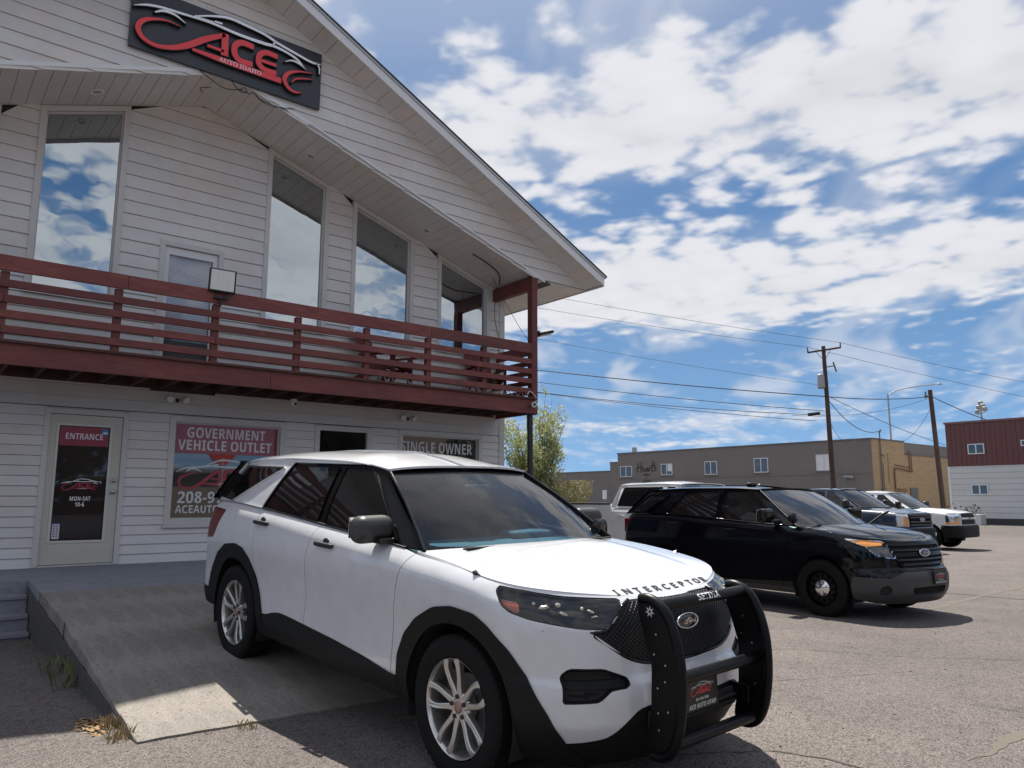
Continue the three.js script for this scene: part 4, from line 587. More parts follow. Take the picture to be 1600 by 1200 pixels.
// ------------------------------------------------------------------ white police utility vehicle: panels and fittings
const yz = (f) => (x, y, z) => f(z, y), xy = (f) => (x, y, z) => f(-Math.abs(x), y), dy = (f) => (x, y, z) => f(diag(x, z), y);
const frontOnly = (f, z0) => (x, y, z) => Math.max(f(x, y, z), z0 - z);
const fontB = await new FontLoader().loadAsync('fonts/droid/droid_sans_bold.typeface.json');
const fontR = await new FontLoader().loadAsync('fonts/droid/droid_sans_regular.typeface.json');
function textGeo(s, font, size, depth) { const g = new TextGeometry(s, { font, size, depth, curveSegments: 4 }); g.computeBoundingBox(); const b = g.boundingBox; return g.translate(-(b.min.x + b.max.x) / 2, -(b.min.y + b.max.y) / 2, 0); }
function adapted(L) { return mergeAll(L); }
function wheelWells(t, list, r, xo, xi) { const m = std({ color: lum(0.012), roughness: 0.95, side: THREE.DoubleSide }); for (const [z, y] of list) for (const s of [-1, 1]) mesh('wheel_liner', [new THREE.CylinderGeometry(r, r, xo - xi, 40, 1, true, -0.35, Math.PI + 0.7).rotateZ(Math.PI / 2).translate(s * (xo + xi) / 2, y, z), new THREE.CircleGeometry(r, 40, -0.35, Math.PI + 0.7).rotateY(s * Math.PI / 2).translate(s * xi, y, z)], m, t); }
function emblem(parent, x, y, z, w, h, tiltX, col) { // oval badge with script
  const g = group('emblem', parent); g.position.set(x, y, z); g.rotation.x = tiltX;
  mesh('rim', new THREE.TorusGeometry(1, 0.10, 8, 36).scale(w / 2, h / 2, 0.05), M.chrome, g);
  mesh('field', new THREE.SphereGeometry(1, 32, 12).scale(w / 2, h / 2, 0.008), paint(col), g);
  const pts = [[[-.62,-.1,.05],[-.45,-.38,.08],[-.2,-.2,.1],[-.1,.3,.1],[.15,.45,.08],[.3,.3,.05]], [[-.5,.1,.05],[-.15,.12,.08],[.1,.1,.05]], [[.0,-.3,.06],[.12,.0,.08],[.25,-.1,.08],[.12,-.32,.08],[.0,-.25,.06]], [[.32,-.3,.06],[.36,.05,.08],[.5,.05,.06]], [[.66,-.02,.06],[.54,-.15,.08],[.62,-.32,.08],[.74,-.15,.07],[.8,.35,.06],[.78,-.32,.05]]];
  mesh('script', pts.map((s) => extrude(strokeOutline(s.map(([a, b, c]) => [a * w * 0.42, b * h * 0.42, c * w * 0.42])), 0.002).translate(0, 0, 0.0075)), M.chrome, g); return g;
}
function dealerPlate(parent, x, y, z, tilt, big) { // black advertising plate with the dealer's mark
  const g = group('dealer_plate', parent); g.position.set(x, y, z); g.rotation.x = tilt;
  mesh('plate', rbox(0.305, big ? 0.20 : 0.155, 0.006, 0, 0, 0, 0.003, 1), M.black, g);
  const t = canvas(768, 512, (c, W, H) => { c.fillStyle = '#0c0c0d'; c.fillRect(0, 0, W, H); c.textAlign = 'center'; c.fillStyle = '#c9c9c9'; c.font = 'bold 40px sans-serif'; c.fillText('801-XXX'.slice(0, 0), W / 2, 50); drawLogo(c, 110, 330, 200, '#bdbdbd', '#c4303a'); c.fillStyle = '#d5d5d5'; c.font = 'bold 50px sans-serif'; c.fillText('801-846-7083', W / 2, 388, 400); c.font = 'italic bold 84px sans-serif'; c.fillText('ACE AUTO UTAH', W / 2, 484, 700); });
  mesh('print', new THREE.PlaneGeometry(0.297, big ? 0.192 : 0.148).translate(0, 0, 0.0042), std({ map: t, roughness: 0.35 }), g); return g;
}
const suv = thing('police_suv', 'white police utility vehicle with black push bumper parked nose out on the ramp', 'police car');
suv.position.set(3.455, -0.612 + YO, 8.485); suv.rotation.order = 'YXZ'; suv.rotation.set(0.061, 0.055, 0.018);
{
  const t = suv, WB = -3.025, hub = 0.38;
  let S = EX.shell, P;
  const well = (x, y, z) => Math.min(Math.hypot(z, (y - hub) * 1.0), Math.hypot(z - WB, y - hub)) - 0.452;
  [P, S] = cut(S, (x, y, z) => Math.abs(x) > 0.5 ? well(x, y, z) : 1);
  mesh('body_liner', panelGeo(both(shift(S, -0.03)), 0), M.blackMatte, t);
  // black lower cladding: arches and sills
  const fa = sdPoly(rounded([[-.56,.42],[-.555,.56],[-.49,.69],[-.37,.80],[-.19,.895],[-.03,.925],[.16,.915],[.27,.87],[.41,.77],[.53,.63],[.625,.48],[.665,.38],[.69,.1],[-.56,.1]], 0.03));
  const ra = sdPoly(rounded([[-3.66,.50],[-3.62,.63],[-3.56,.71],[-3.43,.83],[-3.23,.93],[-3.02,.955],[-2.86,.935],[-2.72,.86],[-2.6,.74],[-2.52,.60],[-2.47,.46],[-2.47,.1],[-3.74,.1]], 0.03));
  const sl = sdPoly(rounded([[-2.50,.468],[-2.40,.47],[-2.30,.50],[-2.17,.522],[-2.0,.52],[-1.32,.49],[-.91,.46],[-.65,.425],[-.50,.42],[-.50,.05],[-2.50,.05]], 0.04));
  const tailF = (x, y, z) => z < -3.6 ? y - 0.50 : 1;
  [P, S] = cut(S, (x, y, z) => Math.abs(x) > 0.6 ? Math.min(fa(z, y), ra(z, y), sl(z, y), tailF(x, y, z)) : tailF(x, y, z));
  { const [arch, sill] = cut(P, (x, y, z) => Math.min(Math.max(fa(z, y), -sl(z, y)), ra(z, y))); mesh('wheel_arch_trim', panelGeo(both(shift(arch, 0.011)), 0.03), M.cladding, t);
    // sill with a stepped lower lip
    for (const v of sill.V) { const k = sstep(0.445, 0.42, v[1]) * (v[2] > -2.45 && v[2] < -0.55 ? 1 : 0); v[0] -= k * 0.012; } normals(sill); mesh('sill_trim', panelGeo(both(shift(sill, 0.006)), 0.02), M.cladding, t); }
  // front end
  const gr = sdPoly([[0.2,1.012],[-.36,1.012],[-.405,1.005],[-.432,.985],[-.545,.905],[-.565,.886],[-.60,.883],[-.70,.889],[-.645,.868],[-.483,.75],[-.40,.715],[-.342,.705],[-.10,.694],[.2,.694]]);
  const hl = sdPoly(rounded([[-.459,1.050],[-.443,1.077],[-.30,1.062],[-.231,1.0535],[-.1,1.04],[.204,1.020],[.205,.985],[.143,.9],[.128,.885],[-.002,.893],[-.123,.91],[-.27,.931],[-.38,.957],[-.425,.985]], 0.012));
  const fg = sdPoly(rounded([[-.80,.675],[-.765,.708],[-.606,.702],[-.477,.652],[-.488,.607],[-.594,.600],[-.657,.549],[-.811,.543]], 0.015));
  const lo = sdPoly(rounded([[-1.2,.365],[-.80,.345],[-.696,.355],[-.60,.372],[-.522,.439],[-.443,.500],[-.378,.512],[0.2,.515],[0.2,0],[-1.2,0]], 0.03));
  let G, H, F, Lw;
  [H, S] = cut(S, (x, y, z) => z > 0.2 ? dy(hl)(x, y, z) : 1);
  [G, S] = cut(S, frontOnly(xy(gr), 0.5));
  [F, S] = cut(S, frontOnly(xy(fg), 0.45));
  [Lw, S] = cut(S, frontOnly(xy(lo), 0.48));
  const grilleSurf = shift(G, -0.022); mesh('grille_backing', panelGeo(both(grilleSurf), 0.01), M.black, t);
  { // diamond mesh of the grille: two families of thin ribs riding on the nose surface
    const ribs = [], zAt = (x, y) => { const c = EX.c, w = c.W(c.zF(y) - c.Lf, y); return c.zF(y) - c.Lf + c.Lf * Math.pow(Math.max(1 - Math.pow(Math.min(Math.abs(x) / w, 1), c.nf), 0), 1 / c.nf) - 0.012; };
    for (const s of [-1, 1]) for (let q = -1.5; q < 1.5; q += 0.030) { let run = []; const flush = () => { if (run.length > 2) ribs.push(new THREE.TubeGeometry(new THREE.CatmullRomCurve3(run.map((p) => new THREE.Vector3(...p))), run.length * 2, 0.0032, 4)); run = []; }; for (let y = 0.68; y < 1.03; y += 0.02) { const x = q + s * (y - 0.85) * 1.35; if (gr(-Math.abs(x), y) < -0.004 && Math.abs(x) < 0.72) run.push([x, y, zAt(x, y)]); else flush(); } flush(); }
    mesh('grille_mesh', ribs, std({ color: lum(0.022), roughness: 0.35 }), t);
    const surround = []; const o = [[-.36,1.012],[-.432,.985],[-.565,.886],[-.645,.868],[-.483,.75],[-.342,.705],[-.10,.694],[.10,.694],[.342,.705],[.483,.75],[.645,.868],[.565,.886],[.432,.985],[.36,1.012]]; mesh('grille_frame', tube(o.map(([x, y]) => [x, y, zAt(x, y) + 0.006]), 0.009, 120, 6), M.blackGloss, t);
    emblem(t, 0, 0.882, zAt(0, 0.88) + 0.022, 0.185, 0.078, -0.18, lin(0.012, 0.014, 0.02));
  }
  for (const m of [0, 1]) { // headlamps: dark housing, reflectors, amber marker, clear cover
    const g = group('headlight', t), q = m ? mirror : (a) => a;
    mesh('housing', panelGeo(q(shift(H, -0.055)), 0), std({ color: lin(0.02, 0.022, 0.026), roughness: 0.3 }), g);
    mesh('bezel', panelGeo(q(shift(cut(H, (x, y, z) => -(dy(hl)(x, y, z) + 0.008))[0], -0.004)), 0.045), M.blackGloss, g);
    const am = sdPoly([[-.50,1.03],[-.335,1.02],[-.325,.90],[-.50,.93]]); mesh('marker', panelGeo(q(shift(cut(H, (x, y, z) => Math.max(am(diag(x, z), y), dy(hl)(x, y, z) + 0.01))[0], -0.025)), 0.01), phys({ color: lin(0.33, 0.045, 0.012), roughness: 0.15, clearcoat: 1 }), g);
    const lampM = std({ color: lin(0.50, 0.48, 0.40), metalness: 0.75, roughness: 0.22, flatShading: true }), rr = rng(17 + m), mods = []; for (const [x, y, z, w, h] of [[-.80, .985, .475, .055, .022], [-.755, 1.000, .53, .030, .026], [-.80, .952, .485, .085, .016], [-.735, .958, .55, .05, .018], [-.62, .972, .635, .04, .014], [-.60, .945, .645, .035, .010], [-.83, 1.0, .43, .02, .018], [-.66, .985, .61, .018, .02]]) mods.push(new THREE.IcosahedronGeometry(0.5, 0).scale(w * 1.2, h * 1.15, 0.03).rotateZ((rr() - 0.5) * 0.9).rotateY(m ? 0.7 : -0.7).translate(m ? -x : x, y, z + 0.042)); mesh('reflector', mods, lampM, g);
    mesh('lamp_bezel', [[-.78, .97, .50, .15, .075], [-.60, .96, .64, .10, .06]].map(([x, y, z, w, h]) => rbox(w, h, 0.012, 0, 0, 0, 0.01).rotateY(m ? 0.75 : -0.75).translate(m ? -x : x, y, z + 0.012)), M.blackGloss, g);
    mesh('cover', panelGeo(q(cut(H, (x, y, z) => dy(hl)(x, y, z) + 0.006)[0]), 0), phys({ color: lum(0.93), transmission: 1, thickness: 0, roughness: 0.0, ior: 1.5 }), g);
  }
  for (const m of [0, 1]) { const g = group('fog_recess', t), q = m ? mirror : (a) => a; mesh('recess', panelGeo(q(shift(F, -0.045)), 0.02), M.blackMatte, g); mesh('edge', panelGeo(q(cut(F, (x, y, z) => -(xy(fg)(x, y, z) + 0.007))[0]), 0.05), M.cladding, g);
    for (const [a, b, r] of [[.565, .60, .030], [.612, .640, .014], [.655, .69, .014]]) mesh('louvre', panelGeo(q(shift(cut(F, (x, y, z) => Math.max(Math.abs(y - (a + b) / 2) - (b - a) / 2, xy(fg)(x, y, z) + 0.012))[0], -r)), 0.03), M.cladding, g); }
  mesh('lower_bumper', panelGeo(both(shift(Lw, -0.004)), 0.03), M.cladding, t);
  mesh('lower_intake', [rbox(0.78, 0.10, 0.03, 0, 0.435, 0.885, 0.01), rbox(0.70, 0.012, 0.05, 0, 0.42, 0.905, 0.004), rbox(0.70, 0.012, 0.05, 0, 0.45, 0.905, 0.004)], M.blackMatte, t);
  // doors: outlines in side view, with shut lines between
  const fd = sdPoly(rounded([[-.445,1.22],[-.55,1.03],[-.60,.80],[-.62,.60],[-.635,.30],[-1.785,.30],[-1.765,.60],[-1.735,.70],[-1.745,.95],[-1.66,1.30]], 0.03));
  const rd = sdPoly(rounded([[-1.66,1.30],[-1.745,.95],[-1.735,.70],[-1.765,.60],[-1.785,.30],[-2.45,.30],[-2.50,.62],[-2.62,.80],[-2.665,.98],[-2.66,1.32]], 0.03));
  let D;
  [D, S] = cut(S, (x, y, z) => fd(z, y) + 0.0036); mesh('front_door', panelGeo(D, 0.02), M.whitePaint, t); mesh('front_door', panelGeo(mirror(D), 0.02), M.whitePaint, t);
  [, S] = cut(S, (x, y, z) => fd(z, y) - 0.0036);
  [D, S] = cut(S, (x, y, z) => rd(z, y) + 0.0036); mesh('rear_door', panelGeo(D, 0.02), M.whitePaint, t); mesh('rear_door', panelGeo(mirror(D), 0.02), M.whitePaint, t);
  [, S] = cut(S, (x, y, z) => rd(z, y) - 0.0036);
  const tl = sdPoly(rounded([[-3.36,1.205],[-3.42,1.14],[-3.50,1.02],[-3.56,.955],[-3.70,.94],[-4.3,.94],[-4.3,1.215],[-3.70,1.215]], 0.02));
  [D, S] = cut(S, yz((z, y) => tl(z, y) + 0.002)); mesh('tail_light', panelGeo(D, 0.02), M.redLens, t); mesh('tail_light', panelGeo(mirror(D), 0.02), M.redLens, t);
  [, S] = cut(S, yz((z, y) => tl(z, y) - 0.002));
  // front bumper cover is split from the wing along a line down from the headlamp
  const bl = sdLine([[0.60, 0.93], [0.555, 0.86], [0.545, 0.76]]); [, S] = cut(S, (x, y, z) => Math.abs(x) > 0.7 ? bl(z, y) - 0.0016 : 1);
  mesh('body_shell', panelGeo(both(S), 0.02), M.whitePaint, t);
  // bonnet
  const edge = EX.shell.edge, nF = EX.shell.nF; const kc = (x) => -0.52 + 0.24 * (1 - (x / 0.88) * (x / 0.88));
  const hg = grid(nF, 46, (u, v) => { const i = Math.round(u * nF), E = edge[i], r = Math.pow(Math.sin(u * Math.PI / 2), 2 / EX.c.nf), x = -r * lerp(-edge[nF][0], 0.875, v), z0 = E[2], z = lerp(z0, kc(x), v); const X = lerp(E[0], x, sstep(0, 0.25, v)); let y = EX.hood(X, z); y = lerp(y, EX.c.top(X, z), sstep(0.55, 0.86, -X)); return [X, y, z]; }, true);
  const hgap = (x, y, z) => z < 0.50 ? Math.abs(-Math.abs(x) + lerp(0.845, 0.795, sstep(-0.5, 0.47, z))) - 0.0022 : 1;
  let hs = cut(hg, hgap)[1]; mesh('bonnet', panelGeo(both(hs), 0.02), M.whitePaint, t); mesh('bonnet_liner', panelGeo(both(shift(hg, -0.02)), 0), M.blackMatte, t);
  { const L = 'INTERCEPTOR', geos = []; [...L].forEach((ch, k) => { const x = -0.388 + k * 0.0815, z = 0.672 - 0.025 * Math.pow(x / 0.42, 2), y = EX.hood(x, z), sl = (EX.hood(x, z + 0.01) - EX.hood(x, z - 0.01)) / 0.02; const c = textGeo(ch, fontB, 0.050, 0.002); c.scale(ch === 'I' ? 1.0 : 1.28, 1, 1); geos.push(c.rotateX(-Math.PI / 2 - Math.atan(sl)).rotateY(x * 0.16).translate(x, y + 0.0008, z)); }); mesh('bonnet_lettering', geos, M.black, t); }
  // scuttle and wipers
  const ws = (u, v) => { const x = lerp(-1, 1, u), xb = 0.845 * x, xt = 0.635 * x, zb = -0.475 + 0.27 * (1 - x * x), zt = -1.215 + 0.05 * (1 - x * x), yb = 1.150, yt = 1.612 + 0.022 * (1 - x * x); const b = Math.sin(Math.PI * v) * 0.025; return [lerp(xb, xt, v), lerp(yb, yt, v) + b * 0.8, lerp(zb, zt, v) + b * 0.55]; };
  mesh('scuttle', panelGeo(grid(24, 3, (u, v) => { const x = lerp(-0.86, 0.86, u); const z1 = kc(x) + 0.03, z0 = -0.50 + 0.27 * (1 - (x / 0.845) ** 2); return [x, lerp(1.125, 1.150, v), lerp(z1, z0, v)]; }), 0), M.cladding, t);
  const wsS = grid(40, 24, ws);
  const frit = cut(wsS, (x, y, z) => { const v = (y - 1.15) / 0.465, h = lerp(0.845, 0.635, v); return Math.min(v - 0.075, 0.955 - v, (h - Math.abs(x)) - 0.035); });
  mesh('windscreen', panelGeo(frit[1], 0), M.windscreen, t); mesh('windscreen_border', panelGeo(frit[0], 0), M.blackGloss, t);
  mesh('wiper', [rod([-0.60, 1.168, -0.34], [-0.12, 1.192, -0.285], 0.010, 0.008), rbox(0.64, 0.012, 0.018, -0.34, 1.186, -0.31, 0.004), rbox(0.10, 0.03, 0.05, -0.60, 1.17, -0.34, 0.012)], M.black, t);
  mesh('wiper', [rod([0.05, 1.165, -0.26], [0.62, 1.192, -0.36], 0.010, 0.008), rbox(0.66, 0.012, 0.018, 0.36, 1.186, -0.315, 0.004).rotateY(0), rbox(0.10, 0.03, 0.05, 0.06, 1.17, -0.25, 0.012)], M.black, t);
  // greenhouse
  const yc = curve([[-3.85, 1.585], [-3.2, 1.648], [-2.5, 1.672], [-1.9, 1.672], [-1.5, 1.655], [-1.2, 1.622]]), xc = (z) => -0.655 - 0.02 * sstep(-1.3, -2.2, z) + 0.05 * sstep(-3.0, -3.9, z);
  const gh = grid(150, 26, (u, v) => { const zb = lerp(-0.475, -3.77, u), zt = lerp(-1.215, -3.69, u), z = lerp(zb, zt, v), xb = -(EX.c.W(zb, 1.2) - 0.055) * (u < 0.05 ? lerp(0.93, 1, u / 0.05) : 1), yb = EX.belt(zb), b = Math.sin(v * Math.PI * 0.9) * 0.018; return [lerp(xb, xc(zt), v) - b, lerp(yb, yc(zt), v), z]; }, false);
  let W = gh; const darkP = sdPoly(rounded([[-.2,1.0],[-2.60,1.0],[-2.685,1.272],[-2.535,1.640],[-1.30,1.655],[-1.22,1.70],[-.2,1.70]], 0.02));
  let Q; const qg = sdPoly(rounded([[-3.69,1.30],[-3.34,1.283],[-2.64,1.602],[-3.61,1.585]], 0.02)); let dark;
  [dark, W] = cut(W, yz(darkP)); [Q, W] = cut(W, yz(qg)); const [endcap, Wh] = cut(W, yz((z, y) => z + 3.63)); 
  mesh('roof_side', panelGeo(both(Wh), 0.02), M.whitePaint, t); mesh('rear_spoiler', [panelGeo(both(shift(endcap, 0.004)), 0.05), rbox(1.26, 0.03, 0.22, 0, 1.615, -3.78, 0.012)], M.blackGloss, t);
  mesh('quarter_window', panelGeo(shift(Q, -0.002), 0), M.privacy, t); mesh('quarter_window', panelGeo(mirror(shift(Q, -0.002)), 0), M.privacy, t);
  const f1 = sdPoly(rounded([[-.70,1.197],[-1.635,1.236],[-1.70,1.628],[-1.37,1.622],[-1.30,1.60]], 0.012)), f2 = sdPoly(rounded([[-1.74,1.240],[-2.655,1.285],[-2.525,1.618],[-1.80,1.630]], 0.012));
  let a1, a2; [a1, dark] = cut(dark, yz(f1)); [a2, dark] = cut(dark, yz(f2));
  for (const m of [(a) => a, mirror]) { mesh('front_window', panelGeo(m(shift(a1, -0.005)), 0), M.privacy, t); mesh('rear_window', panelGeo(m(shift(a2, -0.005)), 0), M.privacy, t); }
  mesh('window_pillar', panelGeo(both(dark), 0.012), phys({ color: lum(0.0035), roughness: 0.25, ior: 1.25 }), t);
  each('window_pillar', [-1, 1].map((s) => tube([[s * 0.862, 1.165, -0.462], [s * 0.80, 1.30, -0.66], [s * 0.715, 1.48, -0.95], [s * 0.648, 1.618, -1.20]], 0.012, 20, 6)), M.blackGloss, t);
  each('belt_moulding', [-1, 1].map((s) => tube([-.60, -1.0, -1.5, -2.0, -2.5, -2.68].map((z) => [s * (EX.c.W(z, 1.2) - 0.053), EX.belt(z) + 0.006, z]), 0.008, 30, 6)), M.black, t);
  each('window_divider', [-1, 1].map((s) => tube([[s * 0.868, 1.262, -2.45], [s * 0.795, 1.45, -2.40], [s * 0.70, 1.63, -2.36]], 0.008, 8, 6)), M.black, t);
  // roof with a ditch each side
  const roof = grid(80, 40, (u, v) => { const zt = lerp(-1.215, -3.73, u), x = lerp(xc(zt), 0, v), k = Math.abs(x / xc(zt)), crown = 0.062 * sstep(-1.0, -1.9, zt) + 0.022; const zz = zt + 0.05 * (1 - k * k) * (1 - sstep(-1.2, -1.7, zt)); const ditch = 0.012 * Math.exp(-Math.pow((k - 0.93) / 0.018, 2)) * sstep(-1.25, -1.5, zt); return [x, yc(zt) + crown * (1 - Math.pow(k, 3.2)) - ditch, zz]; }, false);
  mesh('roof', panelGeo(both(roof), 0.015), M.whitePaint, t);
  mesh('tailgate', [rbox(1.4, 0.85, 0.06, 0, 0.85, -3.84, 0.02), hexa([[-.72, 1.2, -3.80], [.72, 1.2, -3.80], [.72, 1.2, -3.85], [-.72, 1.2, -3.85], [-.62, 1.6, -3.68], [.62, 1.6, -3.68], [.62, 1.6, -3.74], [-.62, 1.6, -3.74]])], M.blackGloss, t);
  // door handles
  for (const s of [-1, 1]) for (const [z, y] of [[-1.465, 1.105], [-2.54, 1.165]]) { const x = s * (EX.c.W(z, y) - 0.012); mesh('door_handle', [rbox(0.03, 0.034, 0.235, x + s * 0.035, y, z, 0.014, 3), rbox(0.035, 0.026, 0.03, x + s * 0.016, y, z + 0.09, 0.008), rbox(0.035, 0.026, 0.03, x + s * 0.016, y, z - 0.09, 0.008), new THREE.SphereGeometry(0.055, 20, 10).scale(0.16, 0.6, 0.9).translate(x + s * 0.003, y + 0.012, z - 0.01)], M.black, t); }
  // mirrors
  for (const s of [-1, 1]) { const g = group('door_mirror', t); const b = new RoundedBoxGeometry(0.285, 0.172, 0.15, 6, 0.062); const p = b.attributes.position; for (let k = 0; k < p.count; k++) { const y = p.getY(k), z = p.getZ(k); if (z > 0) p.setZ(k, z * (1 - 0.5 * sstep(-0.02, -0.09, y))); } b.computeVertexNormals(); mesh('cap', b.rotateY(-s * 0.12).translate(s * 1.0, 1.268, -0.85), std({ color: lin(0.045, 0.045, 0.044), roughness: 0.42, map: dustTex }), g); mesh('arm', [rbox(0.17, 0.036, 0.11, s * 0.915, 1.20, -0.80, 0.012)], M.black, g); mesh('glass', rbox(0.24, 0.13, 0.004, s * 1.0, 1.275, -0.927, 0.002), M.chrome, g); }
  { // spotlight by the far screen pillar
    const g = group('spotlight', t); mesh('lamp_body', [lathe([[0, -0.09], [0.05, -0.075], [0.075, -0.03], [0.08, 0.02], [0.076, 0.03], [0, 0.03]], 28).rotateX(Math.PI / 2).rotateY(0.3).translate(0.86, 1.215, -0.57)], M.blackGloss, g); mesh('stem', rod([0.78, 1.26, -0.66], [0.86, 1.225, -0.6], 0.016), M.black, g);
  }
  // interior seen through the screen
  mesh('dashboard', [rbox(1.56, 0.16, 0.55, 0, 1.07, -0.80, 0.05), rbox(0.42, 0.07, 0.2, 0.40, 1.165, -0.90, 0.03)], M.dash, t);
  mesh('steering_wheel', [new THREE.TorusGeometry(0.185, 0.016, 10, 36).rotateX(-0.42).translate(0.40, 1.08, -1.14), rbox(0.14, 0.1, 0.04, 0.40, 1.08, -1.13, 0.02)], M.inside, t);
  for (const s of [-1, 1]) mesh('front_seat', [rbox(0.50, 0.16, 0.5, s * 0.40, 0.70, -1.55, 0.06, 3), rbox(0.50, 0.62, 0.15, s * 0.40, 1.02, -1.82, 0.06, 3), rbox(0.26, 0.18, 0.10, s * 0.40, 1.42, -1.90, 0.045, 3)], M.inside, t);
  mesh('interior_lining', [rbox(1.30, 0.03, 2.4, 0, 1.60, -2.45, 0.01), rbox(1.5, 0.05, 3.2, 0, 0.42, -2.1, 0.01), rbox(1.35, 1.0, 0.04, 0, 1.1, -2.15, 0.01)], M.inside, t);
  mesh('rear_view_mirror', [rbox(0.24, 0.07, 0.03, 0, 1.50, -1.02, 0.014), rod([0, 1.53, -1.03], [0, 1.60, -1.10], 0.01)], M.black, t);
  mesh('underbody', [rbox(1.5, 0.22, 4.2, 0, 0.40, -1.55, 0.03), rbox(1.1, 0.5, 0.9, 0, 0.62, 0.0, 0.05)], M.blackMatte, t);
  wheelWells(t, [[0, hub], [WB, hub]], 0.462, 0.945, 0.62);
  // wheels
  function wheel(x, z, rotY, spin) {
    const w = group('wheel', t); w.position.set(x, hub, z); w.rotation.y = rotY; w.rotation.order = 'YXZ'; w.rotation.x = spin;
    wheelTyre(0.385, 0.255, 0.268, w);
    const rim = [lathe([[0.268, -0.112], [0.271, -0.120], [0.264, -0.123], [0.256, -0.116], [0.246, -0.095], [0.240, -0.05], [0.238, 0.09], [0.262, 0.11]], 64).rotateZ(-Math.PI / 2).rotateY(Math.PI).scale(1, 1, 1)];
    const sp = []; for (let k = 0; k < 5; k++) for (const s of [-1, 1]) { const o = strokeOutline([[s * 0.014, 0.045, 0.028], [s * 0.027, 0.10, 0.023], [s * 0.044, 0.155, 0.020], [s * 0.052, 0.205, 0.022], [s * 0.047, 0.25, 0.030]]); const e = extrude(o, 0.026, 0.006); const p = e.attributes.position; for (let q = 0; q < p.count; q++) { const r = Math.hypot(p.getX(q), p.getY(q)); p.setZ(q, p.getZ(q) + 0.055 + 0.020 * sstep(0.05, 0.25, r)); } e.computeVertexNormals(); sp.push(e.rotateZ(k * Math.PI * 2 / 5 + 0.35)); }
    const face = [...sp, lathe([[0, 0.085], [0.05, 0.085], [0.075, 0.078], [0.085, 0.06], [0.085, 0.02]], 40).rotateX(Math.PI / 2)].map((g) => g.rotateY(-Math.PI / 2));
    mesh('rim', [...rim, ...face], M.alloy, w);
    mesh('centre_cap', [lathe([[0, 0.096], [0.024, 0.095], [0.031, 0.090], [0.032, 0.084]], 28).rotateX(Math.PI / 2).rotateY(-Math.PI / 2)], std({ color: lin(0.36, 0.20, 0.17), metalness: 0.5, roughness: 0.35 }), w);
    const lug = []; for (let k = 0; k < 5; k++) lug.push(new THREE.CylinderGeometry(0.013, 0.015, 0.016, 6).rotateX(Math.PI / 2).translate(Math.sin(k * 1.2566 + 0.98) * 0.057, Math.cos(k * 1.2566 + 0.98) * 0.057, 0.086).rotateY(-Math.PI / 2)); each('wheel_nut', lug, M.black, w);
    mesh('brake_disc', [new THREE.CylinderGeometry(0.17, 0.17, 0.025, 40).rotateZ(Math.PI / 2).translate(-0.0, 0, 0), rbox(0.07, 0.14, 0.09, -0.01, 0.10, -0.13, 0.02), new THREE.CylinderGeometry(0.238, 0.238, 0.01, 40).rotateZ(Math.PI / 2).translate(0.06, 0, 0)], M.alloyDark, w);
  }
  wheel(-0.842, 0, 0, 0.12); wheel(-0.842, WB, 0, 0.5); wheel(0.842, 0, Math.PI, 0); wheel(0.842, WB, Math.PI, 0.3);
  // push bumper
  {
    const g = group('push_bumper', t), o = [[.82,1.045],[.86,1.062],[.91,1.060],[.965,1.035],[1.01,.99],[1.06,.90],[1.10,.77],[1.113,.64],[1.108,.50],[1.085,.39],[1.04,.305],[.98,.265],[.905,.262],[.882,.32],[.895,.40],[.91,.50],[.91,.72],[.86,.86],[.815,.98]];
    for (const s of [-1, 1]) { const plate = extrude(rounded(o, 0.03, 3), 0.008).rotateY(-Math.PI / 2).translate(s * 0.405 + 0.004, 0, 0); const fr = [[.83,1.040],[.87,1.048],[.92,1.040],[.985,1.0],[1.035,.92],[1.075,.80],[1.092,.66],[1.089,.52],[1.068,.40],[1.03,.325],[.975,.29],[.92,.285]]; const tb = tube(fr.map(([z, y]) => [s * 0.405, y, z]), 0.026, 60, 12); mesh('wing', [plate, tb, rbox(0.02, 0.10, 0.2, s * 0.37, 0.46, 0.90, 0.008)], M.blackBar, g);
      const bolts = []; for (const [z, y] of [[1.0,.74],[1.0,.66],[.955,.62],[1.02,.52],[.96,.50],[.93,.78],[.965,.42],[.94,.88]]) bolts.push(new THREE.CylinderGeometry(0.0055, 0.0055, 0.006, 8).rotateZ(Math.PI / 2).translate(s * 0.405 - 0.010, y, z)); mesh('bolt', bolts, M.steel, g); }
    mesh('crossbar', [rod([-0.39, 1.02, 0.935], [0.39, 1.02, 0.935], 0.031, 0.031, 20)], M.blackBar, g);
    mesh('crossbar', [rod([-0.39, 0.665, 1.02], [0.39, 0.665, 1.02], 0.031, 0.031, 20)], M.blackBar, g);
    mesh('crossbar', [rod([-0.39, 0.345, 1.01], [0.39, 0.345, 1.01], 0.031, 0.031, 20)], M.blackBar, g);
    const tg = textGeo('SETINA', fontB, 0.036, 0.002).scale(1.2, 1, 1); { const p = tg.attributes.position; for (let k = 0; k < p.count; k++) { const a = p.getY(k) / 0.032 + 0.55, r = 0.0312 + p.getZ(k); p.setXYZ(k, p.getX(k) + 0.02, 1.02 + Math.sin(a) * r, 0.935 + Math.cos(a) * r); } tg.computeVertexNormals(); } mesh('lettering', tg, std({ color: lum(0.85), roughness: 0.4 }), g);
